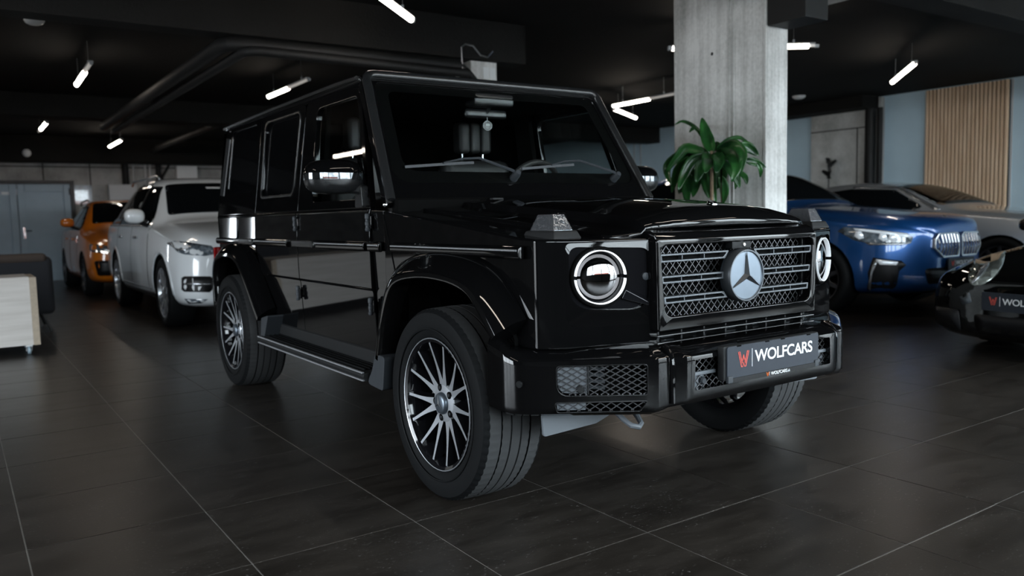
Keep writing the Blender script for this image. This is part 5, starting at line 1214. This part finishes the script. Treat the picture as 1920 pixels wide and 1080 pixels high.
for s in (-1, 1):
    decal('side_windows', sbd, rpoly([(.64, 1.085), (.04, 1.365), (-.6, 1.40), (-1.35, 1.33), (-1.75, 1.13)], .05, 3), M_dglass, sc_, 'y', s)
    decal('window_trim', sbd, [(.70, 1.075), (.08, 1.375), (-.6, 1.41), (-.6, 1.425), (.10, 1.395), (.76, 1.085)], M_silv, sc_, 'y', s, off=.008)
    decal('door_seam', sbd, [(.80, .34), (.812, .34), (.812, 1.05), (.80, 1.05)], M_void, sc_, 'y', s, off=.0015, th=.002)
    decal('door_handle', sbd, rpoly([(-.45, .96), (-.22, .96), (-.22, .985), (-.45, .985)], .012, 2), M_silv, sc_, 'y', s, off=.022, th=.02)
    for ax in (1.55, -1.55): bgwheel(sc_, ax, .955, .375, .27, .26, M_darkrim, 10, s)
    decal('headlamp', sbd, rpoly([(s*.55, .66), (s*.82, .68), (s*.80, .82), (s*.55, .80)], .03, 3), M_head, sc_, 'x', 1)
decal('windscreen', sbd, rpoly([(.74, -.72), (.74, .72), (.02, .55), (.02, -.55)], .06, 3), clear_glass('coupe_glass', (.25, .27, .27)), sc_, 'z', 1, off=.006, th=0.0)
decal('windscreen_backing', sbd, rpoly([(.73, -.70), (.73, .70), (.03, .53), (.03, -.53)], .06, 3), M_dglass, sc_, 'z', 1, off=.003, th=.002)
decal('radiator_grille', sbd, rpoly([(-.35, .50), (.35, .50), (.38, .82), (-.38, .82)], .04, 3), M_kid, sc_, 'x', 1)

# --- black sports car, right edge, nose towards the camera
yaw = math.radians(-100); fx, fy = math.cos(yaw), math.sin(yaw)
po = thing('sports_car', 'black sports car with oval headlamp, cut by the right edge', 'car', (1.66-fx*2.08, 3.56-fy*2.08, 0), yaw)
bpy.context.view_layer.update()
st = [(2.09, .22, .50, .38, .48, .42, .53, .55), (2.04, .15, .74, .38, .54, .60, .60, .61), (1.85, .13, .85, .40, .60, .70, .665, .66), (1.55, .13, .885, .45, .66, .74, .745, .70), (1.18, .13, .90, .50, .72, .74, .80, .76), (.80, .13, .89, .55, .78, .66, .84, .85), (.62, .13, .885, .56, .80, .62, .90, .92), (.05, .13, .88, .58, .84, .50, 1.20, 1.23), (-.35, .13, .88, .60, .86, .47, 1.265, 1.295), (-.8, .13, .90, .60, .86, .46, 1.22, 1.26), (-1.3, .14, .925, .60, .86, .46, 1.06, 1.10), (-1.8, .18, .91, .60, .82, .52, .90, .93), (-2.2, .24, .84, .60, .76, .56, .80, .82), (-2.36, .30, .70, .56, .70, .5, .73, .75)]
pb = car_body('body', po, st, M_paint, (1.18, -1.18), .355, .325, .90)
for s in (-1, 1):
    decal('side_windows', pb, rpoly([(.46, .90), (-.02, 1.14), (-.5, 1.19), (-1.0, 1.08), (-1.15, .95)], .04, 3), M_dglass, po, 'y', s)
    bgwheel(po, 1.18, .885, .325, .245, .235, M_darkrim, 5, s); bgwheel(po, -1.18, .905, .335, .245, .29, M_darkrim, 5, s)
    mirror_pod(po, .50, .98, .95, M_paint, s, .18, .12)
decal('windscreen', pb, rpoly([(.58, -.56), (.58, .56), (.06, .44), (.06, -.44)], .05, 3), M_dglass, po, 'z', 1)
def ov(cx, cy, a, b, rot, n=26): return [(cx+a*math.cos(t)*math.cos(rot)-b*math.sin(t)*math.sin(rot), cy+a*math.cos(t)*math.sin(rot)+b*math.sin(t)*math.cos(rot)) for t in [2*PI*i/n for i in range(n)]]
M_oval = mat('oval_lamp', (.34, .37, .34), .06, metal=.55, coat=1., noise=.35, nscale=14)
decal('headlamp', pb, ov(1850, 500, 43, 23, math.radians(-47)), M_oval, po, px=True, both=True, off=.012, th=.03)
decal('headlamp_reflector', pb, ov(1840, 513, 24, 4.5, math.radians(-52)), M_silv, po, px=True, both=True, off=.020)
decal('fog_lamp', pb, [(1800, 556), (1818, 548), (1822, 566), (1804, 572)], M_head, po, px=True, both=True)
decal('front_intake', pb, rpoly([(-.34, .20), (.34, .20), (.36, .34), (-.36, .34)], .03, 3), M_trim, po, 'x', 1)
for s in (-1, 1): decal('side_intake', pb, rpoly([(s*.46, .20), (s*.74, .22), (s*.72, .36), (s*.48, .36)], .03, 3), M_trim, po, 'x', 1)
mini_plate(po, po, pb, 2.125, .445, .54, .13)

# ------------------------------------------------------------------ trolley, armchair, plant
M_ash = wood('pale_ash', (.57, .53, .49), (.71, .67, .63), axis=1, rough=.45); M_edge = mat('edge_band', (.45, .37, .28), .5, noise=.1, nscale=30)
xt = -4.08
A = X(xt, 72, 519); B = X(xt, 77, 646)
yr = B.y; z0, z1 = B.z, A.z; yl = yr-2.70
tr_ = thing('trolley', 'pale wooden box trolley on swivel castors at the left edge', 'trolley', (xt-.3, (yl+yr)/2, 0))
ox, oy = xt-.3, (yl+yr)/2
L_ = lambda x, y, z: (x-ox, y-oy, z)
box('front_panel', L_(xt-.022, yl+.03, z0+.004), L_(xt-.002, yr-.055, z1-.004), M_ash, tr_, bev=.002)
for y_ in (yl, yr): box('side_panel', L_(xt-.60, min(y_, y_+(.03 if y_ == yl else -.055)), z0), L_(xt, max(y_, y_+(.03 if y_ == yl else -.055)), z1), M_edge, tr_, bev=.003)
box('top_panel', L_(xt-.60, yl+.03, z1-.03), L_(xt-.024, yr-.055, z1+.004), M_ash, tr_, bev=.003)
box('bottom_panel', L_(xt-.60, yl+.03, z0), L_(xt-.024, yr-.055, z0+.03), M_ash, tr_, bev=.003)
M_cast = mat('castor_blue', (.35, .45, .52), .2, coat=1.)
for dx in (-.52, -.06):
    for y_ in (yl+.1, yr-.09):
        p = L_(xt+dx, y_, 0); cs = box('castor_plate', (p[0]-.04, p[1]-.03, z0-.012), (p[0]+.04, p[1]+.03, z0), M_steel, tr_, bev=.003)
        for k_ in (-1, 1): box('castor_fork', (p[0]-.02, p[1]+k_*.022-.002, .03), (p[0]+.02, p[1]+k_*.022+.002, z0-.01), M_steel, cs, bev=.001)
        lathe('castor_wheel', [(0, .014), (.03, .014), (.038, .010), (.040, 0), (.038, -.010), (.03, -.014), (0, -.014)], (p[0], p[1], .040), (0, 1, 0), M_cast, cs, n=24)
M_fab = mat('charcoal_fabric', (.020, .021, .025), .95, bump=.3, bscale=250); M_fab2 = mat('brown_velvet', (.055, .040, .032), .85, bump=.2, bscale=200)
xa_ = -5.75
P1, P2 = X(xa_, 100, 500), X(xa_, 92, 590)
ch = thing('armchair', 'charcoal fabric armchair standing behind the pale trolley', 'armchair', (xa_, P1.y-.55, 0))
H_ = X(xa_, 70, 482).z; zb = P2.z
box('backrest', (-.30, -.55, zb), (-.06, .55, H_), M_fab, ch, bev=.06, seg=4)
box('back_cushion', (-.30, -.50, H_-.06), (-.04, .50, H_+.035), M_fab2, ch, bev=.045, seg=4)
box('seat', (-.95, -.48, zb), (-.28, .48, zb+.27), M_fab, ch, bev=.05, seg=3)
for s in (-1, 1): box('armrest', (-.95, s*.46-.09, zb), (-.10, s*.46+.09, zb+.42), M_fab, ch, bev=.05, seg=3)
for dx in (-.85, -.12):
    for s in (-1, 1): tube('leg', [(dx, s*.42, zb+.02), (dx+(.03 if dx > -.5 else -.03), s*.50, .0)], .012, M_frame, ch, n=6)

# dracaena beside the pillar
M_leaf, t_, b_ = nodes('dracaena_leaf')
tc = t_.nodes.new('ShaderNodeTexCoord'); gr_ = t_.nodes.new('ShaderNodeTexNoise'); gr_.inputs['Scale'].default_value = 9; gr_.inputs['Detail'].default_value = 3
t_.links.new(tc.outputs['Object'], gr_.inputs['Vector']); rp = t_.nodes.new('ShaderNodeValToRGB')
rp.color_ramp.elements[0].position = .32; rp.color_ramp.elements[1].position = .7; rp.color_ramp.elements[0].color = (.006, .030, .010, 1); rp.color_ramp.elements[1].color = (.030, .130, .028, 1)
t_.links.new(gr_.outputs['Fac'], rp.inputs[0]); t_.links.new(rp.outputs[0], b_.inputs['Base Color']); b_.inputs['Roughness'].default_value = .28
b_.inputs['Subsurface Weight'].default_value = 0.0
M_bark = mat('stem_bark', (.20, .14, .09), .9, noise=.3, nscale=30, bump=.4, bscale=60); M_soil = mat('potting_soil', (.02, .015, .01), .95, bump=.5, bscale=80)
PY = 2.22
pc = Y(PY, 1348, 300)
pl = thing('potted_plant', 'green dracaena plant before the concrete pillar', 'plant', (pc.x, PY, 0))
zq = lambda u, v: ((u/4.911)+1220, (v/4.909)+200)
def leaf(pts, wd, dep=0.):
    C_ = []
    for k_, (u, v) in enumerate(pts):
        q = Y(PY+dep*(k_/(len(pts)-1)), *zq(u, v)); C_.append(Vector((q.x-pc.x, q.y-PY, q.z)))
    n = 10; P = []                                         # Catmull-like resample
    for i in range(n+1):
        t = i/n*(len(C_)-1); k_ = min(int(t), len(C_)-2); f = t-k_
        a, b_, c_, d_ = C_[max(k_-1, 0)], C_[k_], C_[k_+1], C_[min(k_+2, len(C_)-1)]
        P.append(.5*((2*b_)+(c_-a)*f+(2*a-5*b_+4*c_-d_)*f*f+(3*b_-a-3*c_+d_)*f**3))
    V = []; Fc = []
    for i, p in enumerate(P):
        t = i/n; tg = (P[min(i+1, n)]-P[max(i-1, 0)]).normalized(); view = (Vector((CAM.x-pc.x, CAM.y-PY, 0))).normalized()
        sd = tg.cross(view+Vector((0, 0, .25*random.uniform(-1, 1)))); sd.normalize(); nn = sd.cross(tg).normalized()
        w_ = 1.5*wd*(math.sin(PI*(t*.88+.10))**.8)*(1-.25*t)
        wv = .006*math.sin(9*t+wd*50)
        V += [tuple(p-sd*w_+nn*(.35*w_+wv)), tuple(p-sd*w_*.5+nn*.12*w_), tuple(p-nn*.03*w_), tuple(p+sd*w_*.5+nn*.12*w_), tuple(p+sd*w_+nn*(.35*w_-wv))]
    for i in range(n):
        for j in range(4): Fc.append((i*5+j, i*5+j+1, (i+1)*5+j+1, (i+1)*5+j))
    o = mk('leaf', V, Fc, M_leaf, pl, smooth=60); md = o.modifiers.new('t', 'SOLIDIFY'); md.thickness = .0015
    return o
LEAVES = [([(565, 420), (520, 290), (470, 105)], .036, .05), ([(545, 400), (430, 210), (300, 135), (218, 168)], .011, .10), ([(420, 195), (385, 205), (356, 235)], .010, .0), ([(510, 425), (345, 382), (250, 460), (140, 610)], .030, -.1),
 ([(500, 430), (380, 440), (330, 520), (320, 660)], .036, .10), ([(510, 440), (390, 500), (300, 640), (255, 770)], .030, -.18), ([(545, 425), (530, 500), (500, 610)], .038, -.22), ([(600, 420), (630, 500), (600, 610)], .034, -.2),
 ([(600, 400), (700, 315), (820, 285), (935, 365)], .013, .1), ([(620, 420), (760, 345), (850, 450), (815, 640)], .030, -.08), ([(620, 420), (740, 440), (790, 550), (745, 690)], .036, -.15), ([(815, 365), (900, 375), (995, 450)], .030, .1),
 ([(875, 488), (960, 512), (1062, 560)], .022, .1), ([(975, 520), (1010, 570), (1010, 650)], .012, .05), ([(660, 470), (760, 600), (820, 745)], .030, .05), ([(800, 590), (870, 650), (885, 715)], .016, .0), ([(500, 500), (430, 650), (390, 830)], .034, .1), ([(560, 520), (520, 680), (540, 840)], .036, .12),
 ([(590, 520), (650, 610), (600, 760)], .036, .14), ([(360, 470), (250, 590), (195, 790)], .028, .1), ([(300, 400), (180, 510), (150, 600), (190, 720)], .026, -.05), ([(400, 520), (300, 680), (265, 800)], .030, .16), ([(600, 430), (680, 420), (720, 520), (700, 620)], .034, .2), ([(640, 380), (600, 360), (560, 420)], .022, .1),
 ([(560, 430), (470, 540), (420, 700)], .034, -.1), ([(620, 460), (560, 620), (600, 900)], .030, .05), ([(700, 380), (780, 430), (800, 600), (780, 760)], .026, .15), ([(520, 430), (420, 400), (300, 470), (230, 590)], .026, .2), ([(350, 600), (330, 760), (340, 900)], .028, .1), ([(640, 640), (680, 760), (660, 900)], .026, .1)]
for a in LEAVES: leaf(*a)
for (u, v, dx) in ((562, 470, 0), (650, 470, .03)):
    q = Y(PY, *zq(u, v)); tube('stem', [(dx*.3, 0, .40), (q.x-pc.x, .0, q.z*.6), (q.x-pc.x, 0, q.z+.05)], lambda t: .016-.004*t, M_bark, pl, n=8)
lathe('pot', [(0, 0), (.15, 0), (.16, .02), (.185, .36), (.190, .38), (.175, .38), (.168, .34), (0, .34)], (0, 0, 0), (0, 0, 1), mat('white_pot', (.5, .5, .5), .4), pl, n=32)
lathe('soil', [(0, .352), (.169, .345), (.169, .33), (0, .33)], (0, 0, 0), (0, 0, 1), M_soil, pl, n=24)
